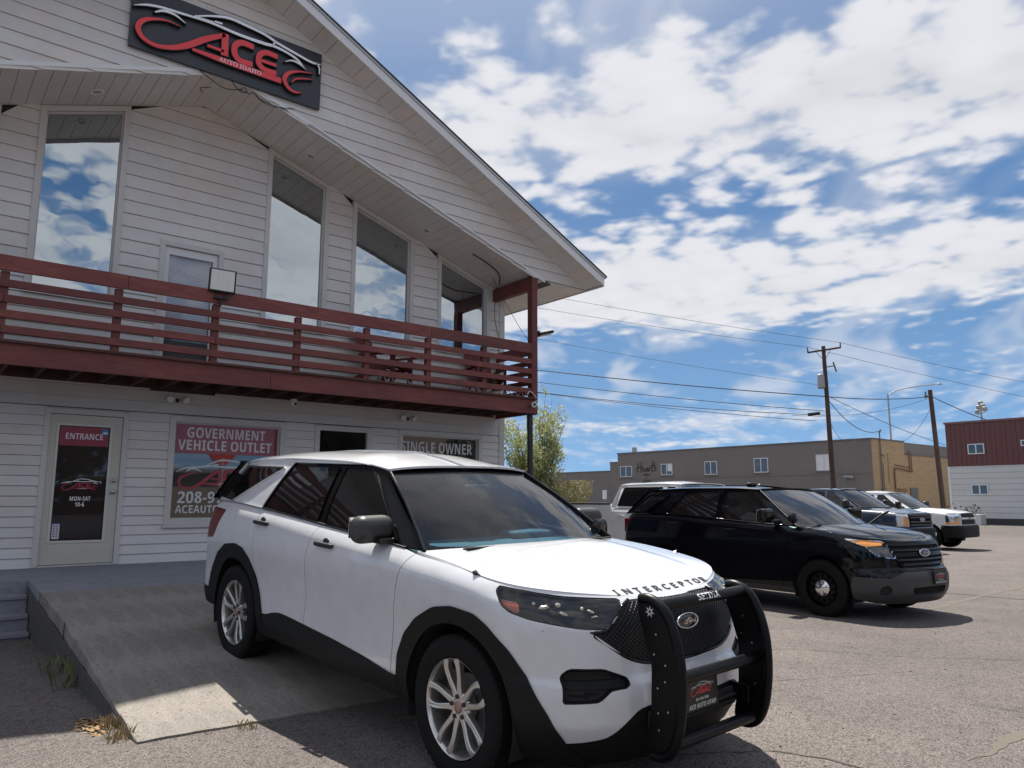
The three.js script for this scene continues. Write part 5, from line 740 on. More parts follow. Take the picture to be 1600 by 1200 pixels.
    const star = []; for (let k = 0; k < 14; k++) { const r = k % 2 ? 0.013 : 0.030, a = k / 14 * Math.PI * 2; star.push([Math.sin(a) * r, Math.cos(a) * r]); } mesh('star_badge', extrude(star, 0.002, 0, [Array.from({ length: 10 }, (_, k) => [Math.cos(k * 0.628) * 0.008, Math.sin(k * 0.628) * 0.008])]).rotateY(-Math.PI / 2).translate(-0.41, 0.985, 0.895), std({ color: lum(0.5), roughness: 0.4 }), g);
  }
  dealerPlate(t, 0.0, 0.535, 0.93, -0.08, true);
}
// ------------------------------------------------------------------ the other vehicles: shared assembly
const SIDES = [(a) => a, mirror];
function assemble(t, c, o) {
  const R = o.R, WB = o.WB, hub = o.hub ?? R - 0.01; let S = lowerShell(c), P; const edge = S.edge, nF = S.nF;
  [P, S] = cut(S, (x, y, z) => Math.abs(x) > 0.45 ? Math.min(Math.hypot(z, y - hub), Math.hypot(z - WB, y - hub)) - o.well : 1);
  mesh('body_liner', panelGeo(both(shift(S, -0.03)), 0), M.blackMatte, t);
  for (const [name, mat, f, off, fold, single] of o.cuts) { [P, S] = cut(S, f); if (!P.T.length) continue; if (single) mesh(name, panelGeo(both(shift(P, off)), fold), mat, t); else for (const m of SIDES) mesh(name, panelGeo(m(shift(P, off)), fold), mat, t); }
  for (const [name, poly] of o.doors) { const f = sdPoly(rounded(poly, 0.03)); let D; [D, S] = cut(S, (x, y, z) => f(z, y) + 0.003); for (const m of SIDES) mesh(name, panelGeo(m(D), 0.02), o.paint, t); [, S] = cut(S, (x, y, z) => f(z, y) - 0.003); }
  mesh('body_shell', panelGeo(both(S), 0.02), o.paint, t);
  const kc = (x) => o.ws.zb - 0.04 + o.ws.bow * (1 - (x / 0.9) ** 2);
  const hg = grid(nF, 24, (u, v) => { const i = Math.round(u * nF), E = edge[i], r = Math.pow(Math.sin(u * Math.PI / 2), 2 / c.nf), x = -r * lerp(-edge[nF][0], 0.88, v), z = lerp(E[2], kc(x), v), X = lerp(E[0], x, sstep(0, 0.25, v)); return [X, lerp(E[1], c.hood(X, z), sstep(0, 0.10, v)), z]; }, true);
  mesh('bonnet', panelGeo(both(hg), 0.02), o.paint, t); mesh('bonnet_liner', panelGeo(both(shift(hg, -0.02)), 0), M.blackMatte, t);
  const w = o.ws, wsS = grid(24, 16, (u, v) => { const x = lerp(-1, 1, u), b = Math.sin(Math.PI * v) * 0.02; return [lerp(w.xb * x, w.xt * x, v), lerp(w.yb, w.yt + 0.02 * (1 - x * x), v) + b, lerp(w.zb + w.bow * (1 - x * x), w.zt + 0.05 * (1 - x * x), v) + b * 0.5]; });
  mesh('windscreen', panelGeo(wsS, 0), o.screenMat ?? M.windscreen, t);
  mesh('screen_frame', [tube([-1, -.5, 0, .5, 1].map((x) => [w.xb * x, w.yb, w.zb + w.bow * (1 - x * x)]), 0.02, 20, 6), tube([[-w.xb, w.yb, w.zb], [-w.xt, w.yt, w.zt]], 0.014, 8, 6), tube([[w.xb, w.yb, w.zb], [w.xt, w.yt, w.zt]], 0.014, 8, 6)], M.black, t);
  const g = o.gh, gs = grid(110, 20, (u, v) => { const zb = lerp(w.zb, g.zb1, u), zt = lerp(w.zt, g.zt1, u), xb = -(c.W(zb, 1.2) - c.inset) * (u < 0.05 ? lerp(w.xb / (c.W(w.zb, 1.2) - c.inset), 1, u / 0.05) : 1); return [lerp(xb, g.xc(zt), v) - Math.sin(v * Math.PI * 0.9) * 0.014, lerp(c.top(xb, zb), g.yc(zt), v), lerp(zb, zt, v)]; });
  let G = gs, D; for (const [name, poly, mat] of g.glass) { const f = sdPoly(rounded(poly, 0.025)); [D, G] = cut(G, (x, y, z) => f(z, y)); for (const m of SIDES) mesh(name, panelGeo(m(shift(D, -0.006)), 0), mat ?? M.privacy, t); }
  if (g.dark) { const f = sdPoly(g.dark); [D, G] = cut(G, (x, y, z) => f(z, y)); mesh('window_pillar', panelGeo(both(D), 0.015), M.blackGloss, t); }
  mesh('roof_side', panelGeo(both(G), 0.02), o.paint, t);
  const roof = grid(50, 24, (u, v) => { const zt = lerp(w.zt, g.zt1 + (g.roofOver ?? 0), u), x = lerp(g.xc(zt), 0, v), k = Math.abs(x / g.xc(zt)), crown = g.crown * sstep(w.zt + 0.15, w.zt - 0.6, zt) + 0.022; return [x, g.yc(zt) + crown * (1 - Math.pow(k, 3)), zt + 0.05 * (1 - k * k) * (1 - sstep(w.zt, w.zt - 0.5, zt))]; });
  mesh('roof', panelGeo(both(roof), 0.015), o.roofPaint ?? o.paint, t);
  const xb = c.W(g.zb1, 1.2) - c.inset, xt = -g.xc(g.zt1); // rear wall of the cabin with its window
  const yb = c.top(-xb, g.zb1) - 0.3; mesh('rear_panel', hexa([[-xb, yb, g.zb1 + 0.01], [xb, yb, g.zb1 + 0.01], [xb, yb, g.zb1 - 0.02], [-xb, yb, g.zb1 - 0.02], [-xt, g.yc(g.zt1), g.zt1 + 0.01], [xt, g.yc(g.zt1), g.zt1 + 0.01], [xt, g.yc(g.zt1), g.zt1 - 0.02], [-xt, g.yc(g.zt1), g.zt1 - 0.02]]), o.rearMat ?? o.paint, t);
  mesh('underbody', [rbox(1.5, 0.24, -c.zR(0.5) - 0.4 + 0.5, 0, hub + 0.05, (c.zR(0.5) + 0.5) / 2, 0.03), rbox(1.1, 0.4, 0.9, 0, hub + 0.25, 0, 0.05)], M.blackMatte, t);
  wheelWells(t, [[0, hub], [WB, hub]], o.well + 0.01, 0.93, 0.6);
  mesh('dashboard', [rbox(1.5, 0.16, 0.5, 0, w.yb - 0.09, w.zb - 0.30, 0.05)], o.dashMat ?? M.dash, t);
  mesh('steering_wheel', [new THREE.TorusGeometry(0.185, 0.016, 8, 28).rotateX(-0.42).translate(0.40, w.yb - 0.06, w.zb - 0.66)], M.inside, t);
  for (const s of [-1, 1]) mesh('front_seat', [rbox(0.5, 0.6, 0.15, s * 0.4, w.yb - 0.13, w.zb - 1.30, 0.06, 2), rbox(0.26, 0.17, 0.1, s * 0.4, w.yb + 0.27, w.zb - 1.36, 0.04, 2)], M.inside, t);
  for (const s of [-1, 1]) for (const z of [0, WB]) { const q = group('wheel', t); q.position.set(s * (o.track ?? 0.835), hub, z); q.rotation.y = s > 0 ? Math.PI : 0; wheelTyre(R, 0.25, o.rim, q); discWheel(q, o.rim, o.wheelMat, o.capMat); }
  return S;
}
function discWheel(w, r, mat, cap) { // pressed wheel with slots and a centre cap
  const holes = []; for (let k = 0; k < 12; k++) { const a = k / 12 * Math.PI * 2, c = [Math.sin(a) * r * 0.70, Math.cos(a) * r * 0.70]; holes.push(Array.from({ length: 10 }, (_, i) => [c[0] + Math.sin(i * 0.628) * r * 0.10, c[1] + Math.cos(i * 0.628) * r * 0.10])); }
  const circ = Array.from({ length: 48 }, (_, i) => [Math.sin(i / 48 * 6.2832) * r * 0.93, Math.cos(i / 48 * 6.2832) * r * 0.93]);
  mesh('rim', [lathe([[r, -0.10], [r + 0.003, -0.115], [r - 0.008, -0.118], [r - 0.022, -0.09], [r - 0.03, 0.09]], 48).rotateZ(-Math.PI / 2).rotateY(Math.PI), extrude(circ, 0.01, 0.003, holes).translate(0, 0, 0.045).rotateY(-Math.PI / 2), lathe([[0, 0.085], [r * 0.30, 0.082], [r * 0.42, 0.06], [r * 0.5, 0.05]], 36).rotateX(Math.PI / 2).rotateY(-Math.PI / 2)], mat, w);
  const nuts = []; for (let k = 0; k < 5; k++) nuts.push(new THREE.SphereGeometry(0.014, 10, 6).translate(Math.sin(k * 1.2566) * r * 0.27, Math.cos(k * 1.2566) * r * 0.27, 0.095)); mesh('hub_cap', [lathe([[0, 0.115], [r * 0.15, 0.113], [r * 0.22, 0.10], [r * 0.42, 0.094], [r * 0.45, 0.08]], 36).rotateX(Math.PI / 2), ...nuts].map((g) => g.rotateY(-Math.PI / 2)), cap, w);
  mesh('brake_drum', new THREE.CylinderGeometry(r * 0.85, r * 0.85, 0.05, 32).rotateZ(Math.PI / 2).translate(0.03, 0, 0), M.blackMatte, w);
}
function doorMirror(t, mat, x, y, z, w = 0.25, h = 0.18) { for (const s of [-1, 1]) { const g = group('door_mirror', t); mesh('cap', new RoundedBoxGeometry(w, h, 0.14, 5, 0.055).rotateY(-s * 0.12).translate(s * x, y, z), mat, g); mesh('arm', rbox(0.22, 0.045, 0.09, s * (x - 0.15), y - 0.08, z + 0.04, 0.015), M.black, g); mesh('glass', rbox(w - 0.05, h - 0.04, 0.004, s * x, y, z - 0.075, 0.002), M.chrome, g); } }
// ---- black police utility vehicle
{
  const t = thing('police_suv', 'black older police utility vehicle with chrome hubcaps parked beside the white one', 'police car'); t.position.set(10.64, lotY(10.64), 6.758); t.rotation.y = -0.091;
  const hc = curve([[-0.6, 1.195], [-0.2, 1.185], [0.3, 1.135], [0.6, 1.075], [0.75, 1.02], [0.82, 0.985]]), belt = curve([[-4, 1.26], [-3.5, 1.29], [-2.8, 1.285], [-1.7, 1.225], [-1.0, 1.185], [-0.4, 1.155]]), base = curve([[0.18, 0.86], [0.28, 0.93], [0.4, 0.965], [0.55, 0.97], [0.8, 0.985], [0.95, 0.988], [1.05, 0.98], [1.15, 0.965], [1.3, 0.94]]), pw = curve([[-4, 0.94], [-3.5, 0.975], [-2.8, 0.995], [-1.4, 1], [0.2, 0.99], [0.5, 0.975]]);
  const c = { zF: curve([[0.16, 0.80], [0.26, 0.90], [0.38, 0.955], [0.52, 0.965], [0.60, 0.945], [0.66, 0.905], [0.78, 0.895], [0.9, 0.87], [0.96, 0.83], [1.0, 0.80], [1.2, 0.78]]), zR: curve([[0.2, -3.9], [0.6, -4.05], [1.3, -3.96]]), Lf: 0.62, nf: 2.45, Lr: 0.34, nr: 3, shoulder: 0.10, inset: 0.055, nS: 150, rows: 44, W: (z, h) => base(h) * pw(z), bottom: (x, z) => z > 0.4 ? lerp(0.28, 0.22, sstep(0.4, 0.8, z)) : z < -3.3 ? 0.4 : 0.26 };
  c.hood = (x, z) => { const a = Math.abs(x); return hc(z) - 0.055 * Math.pow(a / 0.92, 2.2) + 0.013 * sstep(0.62, 0.52, a) * sstep(-0.4, 0, z) * (1 - sstep(0.5, 0.75, z)); };
  c.top = (x, z) => lerp(belt(z), c.hood(x, z), sstep(-0.55, -0.35, z));
  // outlines on the nose seen square from its corner (d = diagonal distance) or from the front
  const hl = sdPoly(rounded([[-.435,1.028],[-.05,1.004],[.05,1.0],[.10,.955],[.20,.79],[.14,.775],[-.06,.82],[-.12,.86],[-.17,.92],[-.30,.975]], 0.012)), am = sdPoly([[-.5,1.05],[.03,1.02],[.085,.955],[-.17,.93],[-.30,.965],[-.5,1.02]]);
  const gr = sdPoly(rounded([[.2,.972],[-.68,.985],[-.63,.93],[-.535,.77],[-.40,.665],[.2,.655]], 0.012)), bp = sdPoly([[-1.2,.55],[-.90,.55],[-.70,.545],[-.46,.625],[.2,.64],[.2,0],[-1.2,0]]), it = sdPoly(rounded([[-.36,.32],[-.40,.42],[.2,.43],[.2,.31]], 0.02)), fog = (x, y) => Math.hypot(-Math.abs(x) + 0.745, y - 0.39) - 0.062;
  const lampBody = phys({ color: lin(0.07, 0.075, 0.08), roughness: 0.15, clearcoat: 1 }), grey = std({ color: lin(0.040, 0.041, 0.043), roughness: 0.5 });
  const hlF = (x, y, z) => z > 0.2 ? hl(diag(x, z), y) : 1;
  const o = { R: 0.372, rim: 0.232, well: 0.43, WB: -2.86, hub: 0.366, paint: M.blackPaint, screenMat: phys({ color: lin(0.88, 0.97, 0.97), transmission: 1, thickness: 0, roughness: 0, ior: 1.85, specularColor: lin(0.7, 0.95, 1) }), dashMat: std({ color: lin(0.36, 0.46, 0.45), roughness: 0.8 }), wheelMat: phys({ color: lum(0.006), roughness: 0.5, ior: 1.3 }), capMat: M.chrome, track: 0.845, rearMat: M.blackGloss,
    cuts: [['head_light_bezel', M.chrome, (x, y, z) => Math.max(hlF(x, y, z), -(hlF(x, y, z) + 0.011)), 0.002, 0.03], ['indicator_lens', M.amber, (x, y, z) => z > 0.2 ? Math.max(hlF(x, y, z), am(diag(x, z), y)) : 1, -0.004, 0.01], ['head_light', lampBody, hlF, -0.018, 0.02],
      ['fog_lamp_hole', M.blackMatte, (x, y, z) => z > 0.3 ? fog(x, y) : 1, -0.05, 0.05], ['lower_intake', M.blackMatte, (x, y, z) => z > 0.5 ? it(-Math.abs(x), y) : 1, -0.03, 0.03, 1],
      ['grille_backing', M.blackMatte, (x, y, z) => z > 0.45 ? gr(-Math.abs(x), y) : 1, -0.03, 0.03, 1], ['bumper', grey, (x, y, z) => z > 0.42 ? bp(-Math.abs(x), y) : 1, 0.002, 0.03, 1], ['sill_trim', grey, (x, y, z) => y - 0.335, 0.006, 0.02, 1]],
    doors: [['front_door', [[-.37,1.2],[-.47,1.0],[-.56,.6],[-.58,.33],[-1.72,.33],[-1.71,.8],[-1.68,1.3]]], ['rear_door', [[-1.68,1.3],[-1.71,.8],[-1.72,.33],[-2.36,.33],[-2.44,.66],[-2.7,.9],[-2.86,1.2],[-2.86,1.35]]]],
    ws: { xb: 0.85, xt: 0.64, zb: -0.38, zt: -1.16, yb: 1.145, yt: 1.66, bow: 0.22 },
    gh: { zb1: -3.86, zt1: -3.48, crown: 0.028, xc: (z) => -0.675 - 0.015 * sstep(-1.3, -2.2, z) + 0.05 * sstep(-3, -3.9, z), yc: curve([[-3.9, 1.625], [-3.2, 1.675], [-2.4, 1.69], [-1.7, 1.685], [-1.16, 1.66]]), roofOver: -0.16, glass: [['front_window', [[-.66,1.195],[-1.66,1.235],[-1.70,1.645],[-1.36,1.635]]], ['rear_window', [[-1.80,1.245],[-2.84,1.305],[-2.52,1.635],[-1.82,1.65]]], ['quarter_window', [[-3.73,1.305],[-3.36,1.305],[-2.88,1.60],[-3.40,1.585]]]], dark: [[-.3,1.0],[-1.75,1.0],[-1.75,1.665],[-1.2,1.675],[-.3,1.68]] } };
  assemble(t, c, o);
  // lamp internals
  for (const s of [-1, 1]) { mesh('projector_lamp', [lathe([[0, 0.02], [0.03, 0.016], [0.04, 0], [0.045, -0.02]], 20).rotateX(Math.PI / 2).rotateY(s * 0.5).translate(s * 0.64, 0.855, 0.735)], M.chrome, t); }
  const zAt = (x, y) => { const w = c.W(c.zF(y) - c.Lf, y); return c.zF(y) - c.Lf + c.Lf * Math.pow(Math.max(1 - Math.pow(Math.min(Math.abs(x) / w, 1), c.nf), 0), 1 / c.nf); };
  for (const [y, h, d, wd] of [[0.955, 0.034, 0.004, 0.66], [0.885, 0.022, 0.006, 0.60], [0.83, 0.05, 0.0, 0.57], [0.765, 0.022, 0.004, 0.53], [0.705, 0.032, 0.0, 0.44]]) { const n = 24, A = []; for (let k = 0; k < n; k++) { const a = lerp(-wd, wd, k / n), b = lerp(-wd, wd, (k + 1) / n), za = zAt(a, y) + d, zb = zAt(b, y) + d; A.push(hexa([[a, y - h / 2, za], [b, y - h / 2, zb], [b, y - h / 2, zb - 0.03], [a, y - h / 2, za - 0.03], [a, y + h / 2, za - 0.008], [b, y + h / 2, zb - 0.008], [b, y + h / 2, zb - 0.035], [a, y + h / 2, za - 0.035]])); } mesh('grille_bar', A, phys({ color: lum(0.006), roughness: 0.3, ior: 1.35 }), t); }
  emblem(t, 0, 0.845, zAt(0, 0.84) + 0.012, 0.23, 0.092, -0.1, lin(0.02, 0.04, 0.12)); dealerPlate(t, 0.17, 0.545, 0.985, -0.05, true);
  mesh('bumper_lip', [tube([-0.55, -0.3, 0, 0.3, 0.55].map((x) => [x, 0.632, zAt(x, 0.632) + 0.004]), 0.014, 30, 6)], M.blackGloss, t);
  mesh('bonnet_seam', [tube([[-0.80, c.hood(-0.80, -0.3) + 0.001, -0.3], [-0.80, c.hood(-0.80, 0.1) + 0.001, 0.1], [-0.77, c.hood(-0.77, 0.42) + 0.001, 0.42]], 0.003, 20, 4)], M.black, t);
  for (const s of [-1, 1]) { mesh('tail_light', rbox(0.05, 0.24, 0.20, s * 0.905, 1.08, -3.76, 0.024, 2), M.redLens, t); for (const [z, y] of [[-1.46, 1.08], [-2.64, 1.14]]) mesh('door_handle', [rbox(0.03, 0.03, 0.22, s * (c.W(z, y) + 0.018), y, z, 0.012, 2)], M.blackGloss, t); mesh('belt_moulding', tube([-.6, -1.2, -1.8, -2.4, -2.85].map((z) => [s * (c.W(z, 1.2) - 0.052), belt(z) + 0.008, z]), 0.007, 24, 6), M.steel, t); }
  mesh('wiper', [rod([0.28, 1.135, -0.26], [0.52, 1.18, -0.22], 0.008), rod([0.44, 1.15, -0.16], [0.60, 1.33, 0.02], 0.012), rod([0.58, 1.31, 0.0], [0.66, 1.36, 0.06], 0.018)], M.black, t);
  mesh('wiper', [rbox(0.66, 0.014, 0.02, -0.30, 1.178, -0.24, 0.004), rod([-0.5, 1.15, -0.28], [-0.1, 1.185, -0.215], 0.009)], M.black, t);
  mesh('aerial', [lathe([[0, 0.05], [0.02, 0.045], [0.05, 0.02], [0.055, 0]], 16).translate(0.3, 1.735, -1.9), rbox(0.16, 0.05, 0.08, -0.1, 1.765, -1.75, 0.02)], M.black, t);
  for (const s of []) mesh('roof_rail', tube([[s * 0.66, 1.70, -1.7], [s * 0.66, 1.745, -2.0], [s * 0.665, 1.75, -2.8], [s * 0.65, 1.735, -3.3], [s * 0.64, 1.69, -3.5]], 0.014, 30, 6), M.black, t);
  doorMirror(t, M.blackGloss, 1.07, 1.30, -0.74, 0.26, 0.20);
  mesh('spotlight', [lathe([[0, -0.07], [0.05, -0.05], [0.07, 0], [0.07, 0.03], [0, 0.03]], 20).rotateX(Math.PI / 2).translate(-0.90, 1.27, -0.42), rod([-0.80, 1.26, -0.52], [-0.88, 1.27, -0.45], 0.014)], M.blackGloss, t);
}
// ---- pickups
function pickup(name, label, pos, turn, p) {
  const t = thing(name, label, 'pickup truck'); t.position.set(...pos); t.rotation.y = turn;
  const hc = curve([[-0.7, p.hy + 0.06], [0, p.hy + 0.03], [0.5, p.hy - 0.01], [0.78, p.hy - 0.05], [0.9, p.hy - 0.09]]), base = curve([[0.3, 0.93], [0.5, 0.965], [0.8, 0.98], [1.05, 0.985], [1.2, 0.965], [1.4, 0.94]]);
  const c = { zF: curve([[0.3, p.f - 0.08], [0.45, p.f], [0.72, p.f], [0.76, p.f - 0.06], [1.0, p.f - 0.07], [p.hy - 0.08, p.f - 0.10], [p.hy, p.f - 0.16]]), zR: curve([[0.3, p.r], [1.4, p.r]]), Lf: 0.36, nf: 3.2, Lr: 0.10, nr: 3, shoulder: 0.09, inset: 0.05, nS: 150, rows: 36, nF: 36, W: (z, h) => base(h) * (z > 0.2 ? 0.985 : 1), bottom: (x, z) => z > 0.45 ? 0.40 : 0.50 };
  c.hood = (x, z) => hc(z) - 0.05 * Math.pow(Math.abs(x) / 0.92, 3) + 0.02 * sstep(0.62, 0.5, Math.abs(x)) * (1 - sstep(0.4, 0.75, z));
  c.top = (x, z) => lerp(lerp(p.rail, p.belt, sstep(p.cab - 0.02, p.cab + 0.02, z)), c.hood(x, z), sstep(-0.62, -0.40, z));
  const F = p.front(c);
  assemble(t, c, { R: 0.40, rim: 0.235, well: 0.47, WB: p.WB, hub: 0.40, paint: p.paint, wheelMat: p.wheelMat, capMat: p.capMat, cuts: F.cuts, doors: p.doors,
    ws: { xb: 0.86, xt: 0.67, zb: -0.48, zt: -1.30, yb: p.belt + 0.0, yt: p.top - 0.06, bow: 0.2 }, gh: { zb1: p.cab, zt1: p.cab + 0.10, crown: 0.035, xc: () => -0.70, yc: curve([[p.cab, p.top - 0.055], [-2, p.top - 0.03], [-1.3, p.top - 0.055]]), glass: p.glass } });
  F.add(t);
  mesh('cargo_bed', [box(-0.88, 0.88, 0.85, 0.89, p.r + 0.05, p.cab - 0.05), box(-0.90, -0.86, 0.89, p.rail - 0.005, p.r + 0.03, p.cab - 0.05), box(0.86, 0.90, 0.89, p.rail - 0.005, p.r + 0.03, p.cab - 0.05), box(-0.86, 0.86, 0.89, p.rail - 0.005, p.cab - 0.09, p.cab - 0.05)], M.blackMatte, t);
  each('bed_rail', [-1, 1].map((s) => rbox(0.075, 0.025, p.cab - p.r - 0.1, s * 0.905, p.rail + 0.006, (p.cab + p.r) / 2, 0.01, 1)), p.railMat ?? p.paint, t);
  mesh('tailgate', [rbox(1.62, p.rail - 0.72, 0.05, 0, (p.rail + 0.72) / 2, p.r + 0.01, 0.015)], p.paint, t); mesh('rear_bumper', [rbox(1.86, 0.18, 0.16, 0, 0.58, p.r - 0.05, 0.03)], M.chrome, t);
  for (const s of [-1, 1]) { mesh('tail_light', rbox(0.07, 0.36, 0.08, s * 0.905, 1.08, p.r + 0.03, 0.02), M.redLens, t); for (const z of p.handles) mesh('door_handle', rbox(0.03, 0.03, 0.2, s * (c.W(z, 1.05) + 0.014), p.belt - 0.16, z, 0.012), p.handleMat ?? M.black, t); }
  mesh('rear_window', rbox(1.2, 0.36, 0.01, 0, p.belt + 0.28, p.cab + 0.03, 0.004), M.privacy, t);
  doorMirror(t, p.mirror ?? M.black, 1.12, p.belt + 0.12, -0.78, 0.24, 0.24);
  return t;
}
const crew = (cab, belt, top) => [['front_window', [[-.86, belt + 0.03], [-1.62, belt + 0.03], [-1.62, top - 0.10], [-1.42, top - 0.10]]], ['rear_window', [[-1.74, belt + 0.03], [cab + 0.16, belt + 0.04], [cab + 0.24, top - 0.10], [-1.74, top - 0.10]]]];
const plainFront = (mat) => (c) => ({ cuts: [['grille', M.black, (x, y, z) => z > 0.5 ? Math.max(Math.abs(x) - 0.55, Math.abs(y - 1.0) - 0.17) : 1, -0.02, 0.02, 1], ['head_light', phys({ color: lum(0.4), roughness: 0.1, metalness: 0.4, clearcoat: 1 }), (x, y, z) => z > 0.4 ? Math.max(0.57 - Math.abs(x), Math.abs(y - 1.03) - 0.12) : 1, -0.004, 0.02], ['bumper', mat, (x, y, z) => z > 0.45 ? y - 0.74 : 1, 0.01, 0.03, 1]], add: () => {} });
// white long-bed truck behind the black utility vehicle
pickup('pickup_truck', 'white long bed crew cab pickup parked behind the black police vehicle', [13.45, lotY(13.45) + 0.03, 3.25], -0.04, { paint: M.whiteTruck, hy: 1.24, f: 1.0, r: -4.85, WB: -3.6, rail: 1.41, belt: 1.31, cab: -3.15, top: 1.865, wheelMat: M.steel, capMat: M.chrome, handles: [-1.55, -2.8], handleMat: M.chrome, railMat: M.black, glass: crew(-3.15, 1.31, 1.865), doors: [['front_door', [[-.55,1.4],[-.62,.62],[-1.70,.62],[-1.68,1.5]]], ['rear_door', [[-1.68,1.5],[-1.70,.62],[-3.0,.62],[-3.08,1.5]]]], front: plainFront(M.chrome) });
// dark blue truck
pickup('pickup_truck', 'dark blue pickup with chrome headlight frames beyond the black police vehicle', [24.02, lotY(24) - 0.01, 1.02], -0.085, { paint: M.bluePaint, hy: 1.29, f: 0.98, r: -4.9, WB: -3.6, rail: 1.42, belt: 1.36, cab: -2.75, top: 1.95, wheelMat: M.steel, capMat: M.chrome, handles: [-1.5, -2.4], glass: crew(-2.75, 1.36, 1.95), doors: [['front_door', [[-.55,1.42],[-.62,.62],[-1.70,.62],[-1.68,1.5]]], ['rear_door', [[-1.68,1.5],[-1.70,.62],[-2.65,.62],[-2.68,1.5]]]],
  front: (c) => ({ cuts: [['grille_backing', M.black, (x, y, z) => z > 0.5 ? Math.max(Math.abs(x) - 0.62, Math.abs(y - 1.0) - 0.20) : 1, -0.03, 0.03, 1], ['head_light_frame', M.chrome, (x, y, z) => z > 0.66 ? Math.max(Math.max(0.63 - Math.abs(x), Math.abs(y - 1.0) - 0.18), -Math.max(Math.max(0.70 - Math.abs(x), Math.abs(y - 0.99) - 0.14), -(z - 0.62) * 0.7)) : 1, 0.004, 0.03], ['indicator_lens', M.amber, (x, y, z) => z > 0.55 ? Math.max(Math.abs(y - 0.98) - 0.13, 0.70 - Math.abs(x), Math.abs(x) - 0.80) : 1, -0.01, 0.01], ['head_light', phys({ color: lum(0.55), roughness: 0.12, clearcoat: 1 }), (x, y, z) => z > 0.68 ? Math.max(0.68 - Math.abs(x), Math.abs(y - 0.99) - 0.14) : 1, -0.012, 0.02], ['bumper', M.cladding, (x, y, z) => z > 0.45 ? y - 0.76 : 1, 0.012, 0.03, 1]],
    add: (t) => { for (const y of [0.86, 0.95, 1.08, 1.15]) mesh('grille_bar', rbox(1.2, 0.045, 0.04, 0, y, 0.905, 0.01), std({ color: lum(0.03), roughness: 0.3 }), t); emblem(t, 0, 1.015, 0.945, 0.24, 0.10, 0, lin(0.02, 0.04, 0.12)); for (let k = -2; k <= 2; k++) mesh('roof_marker', rbox(0.10, 0.025, 0.06, k * 0.16, 1.945, -1.36, 0.01), M.chrome, t); mesh('fog_lamp', [-1, 1].map((s) => new THREE.SphereGeometry(0.06, 16, 10).scale(1, 1, 0.4).translate(s * 0.72, 0.58, 0.93)), M.chrome, t); } }) });
// white work truck, farthest right
pickup('pickup_truck', 'white work pickup with black bumper, farthest right in the row of vehicles', [27.33, lotY(27.3) + 0.02, 1.03], 0.03, { paint: M.whiteTruck, hy: 1.26, f: 1.0, r: -4.8, WB: -3.65, rail: 1.36, belt: 1.30, cab: -2.6, top: 1.86, wheelMat: M.steel, capMat: M.steel, handles: [-1.5, -2.3], glass: crew(-2.6, 1.30, 1.86), doors: [['front_door', [[-.55,1.4],[-.62,.62],[-1.70,.62],[-1.68,1.5]]], ['rear_door', [[-1.68,1.5],[-1.70,.62],[-2.5,.62],[-2.52,1.5]]]],
  front: (c) => ({ cuts: [['grille_backing', M.black, (x, y, z) => z > 0.5 ? Math.min(Math.max(Math.abs(x) - 0.56, Math.abs(y - 1.10) - 0.075), Math.max(Math.abs(x) - 0.58, Math.abs(y - 0.88) - 0.085)) : 1, -0.02, 0.03, 1], ['indicator_lens', M.amber, (x, y, z) => z > 0.56 ? Math.max(0.60 - Math.abs(x), Math.abs(y - 0.84) - 0.03) : 1, -0.004, 0.02], ['head_light', M.chrome, (x, y, z) => z > 0.56 ? Math.max(0.60 - Math.abs(x), Math.abs(y - 1.02) - 0.145) : 1, -0.008, 0.02], ['bumper', M.cladding, (x, y, z) => z > 0.42 ? y - 0.77 : 1, 0.03, 0.06, 1]],
    add: (t) => { for (const y of [1.05, 1.10, 1.15, 0.84, 0.88, 0.92]) mesh('grille_bar', rbox(1.08, 0.016, 0.03, 0, y, 0.93, 0.005), M.cladding, t); mesh('grille_strip', rbox(1.18, 0.05, 0.03, 0, 0.995, 0.945, 0.012), M.whitePlastic, t); const bt = extrude([[-.10,-.03],[-.035,-.03],[-.045,-.05],[.045,-.05],[.035,-.03],[.10,-.03],[.10,.03],[.04,.03],[.05,.05],[-.05,.05],[-.04,.03],[-.10,.03]].map(([x, y]) => [x, y * 0.7]), 0.012, 0.003); mesh('emblem', bt.translate(0, 0.995, 0.962), std({ color: lin(0.5, 0.36, 0.12), metalness: 0.8, roughness: 0.3 }), t); } }) });
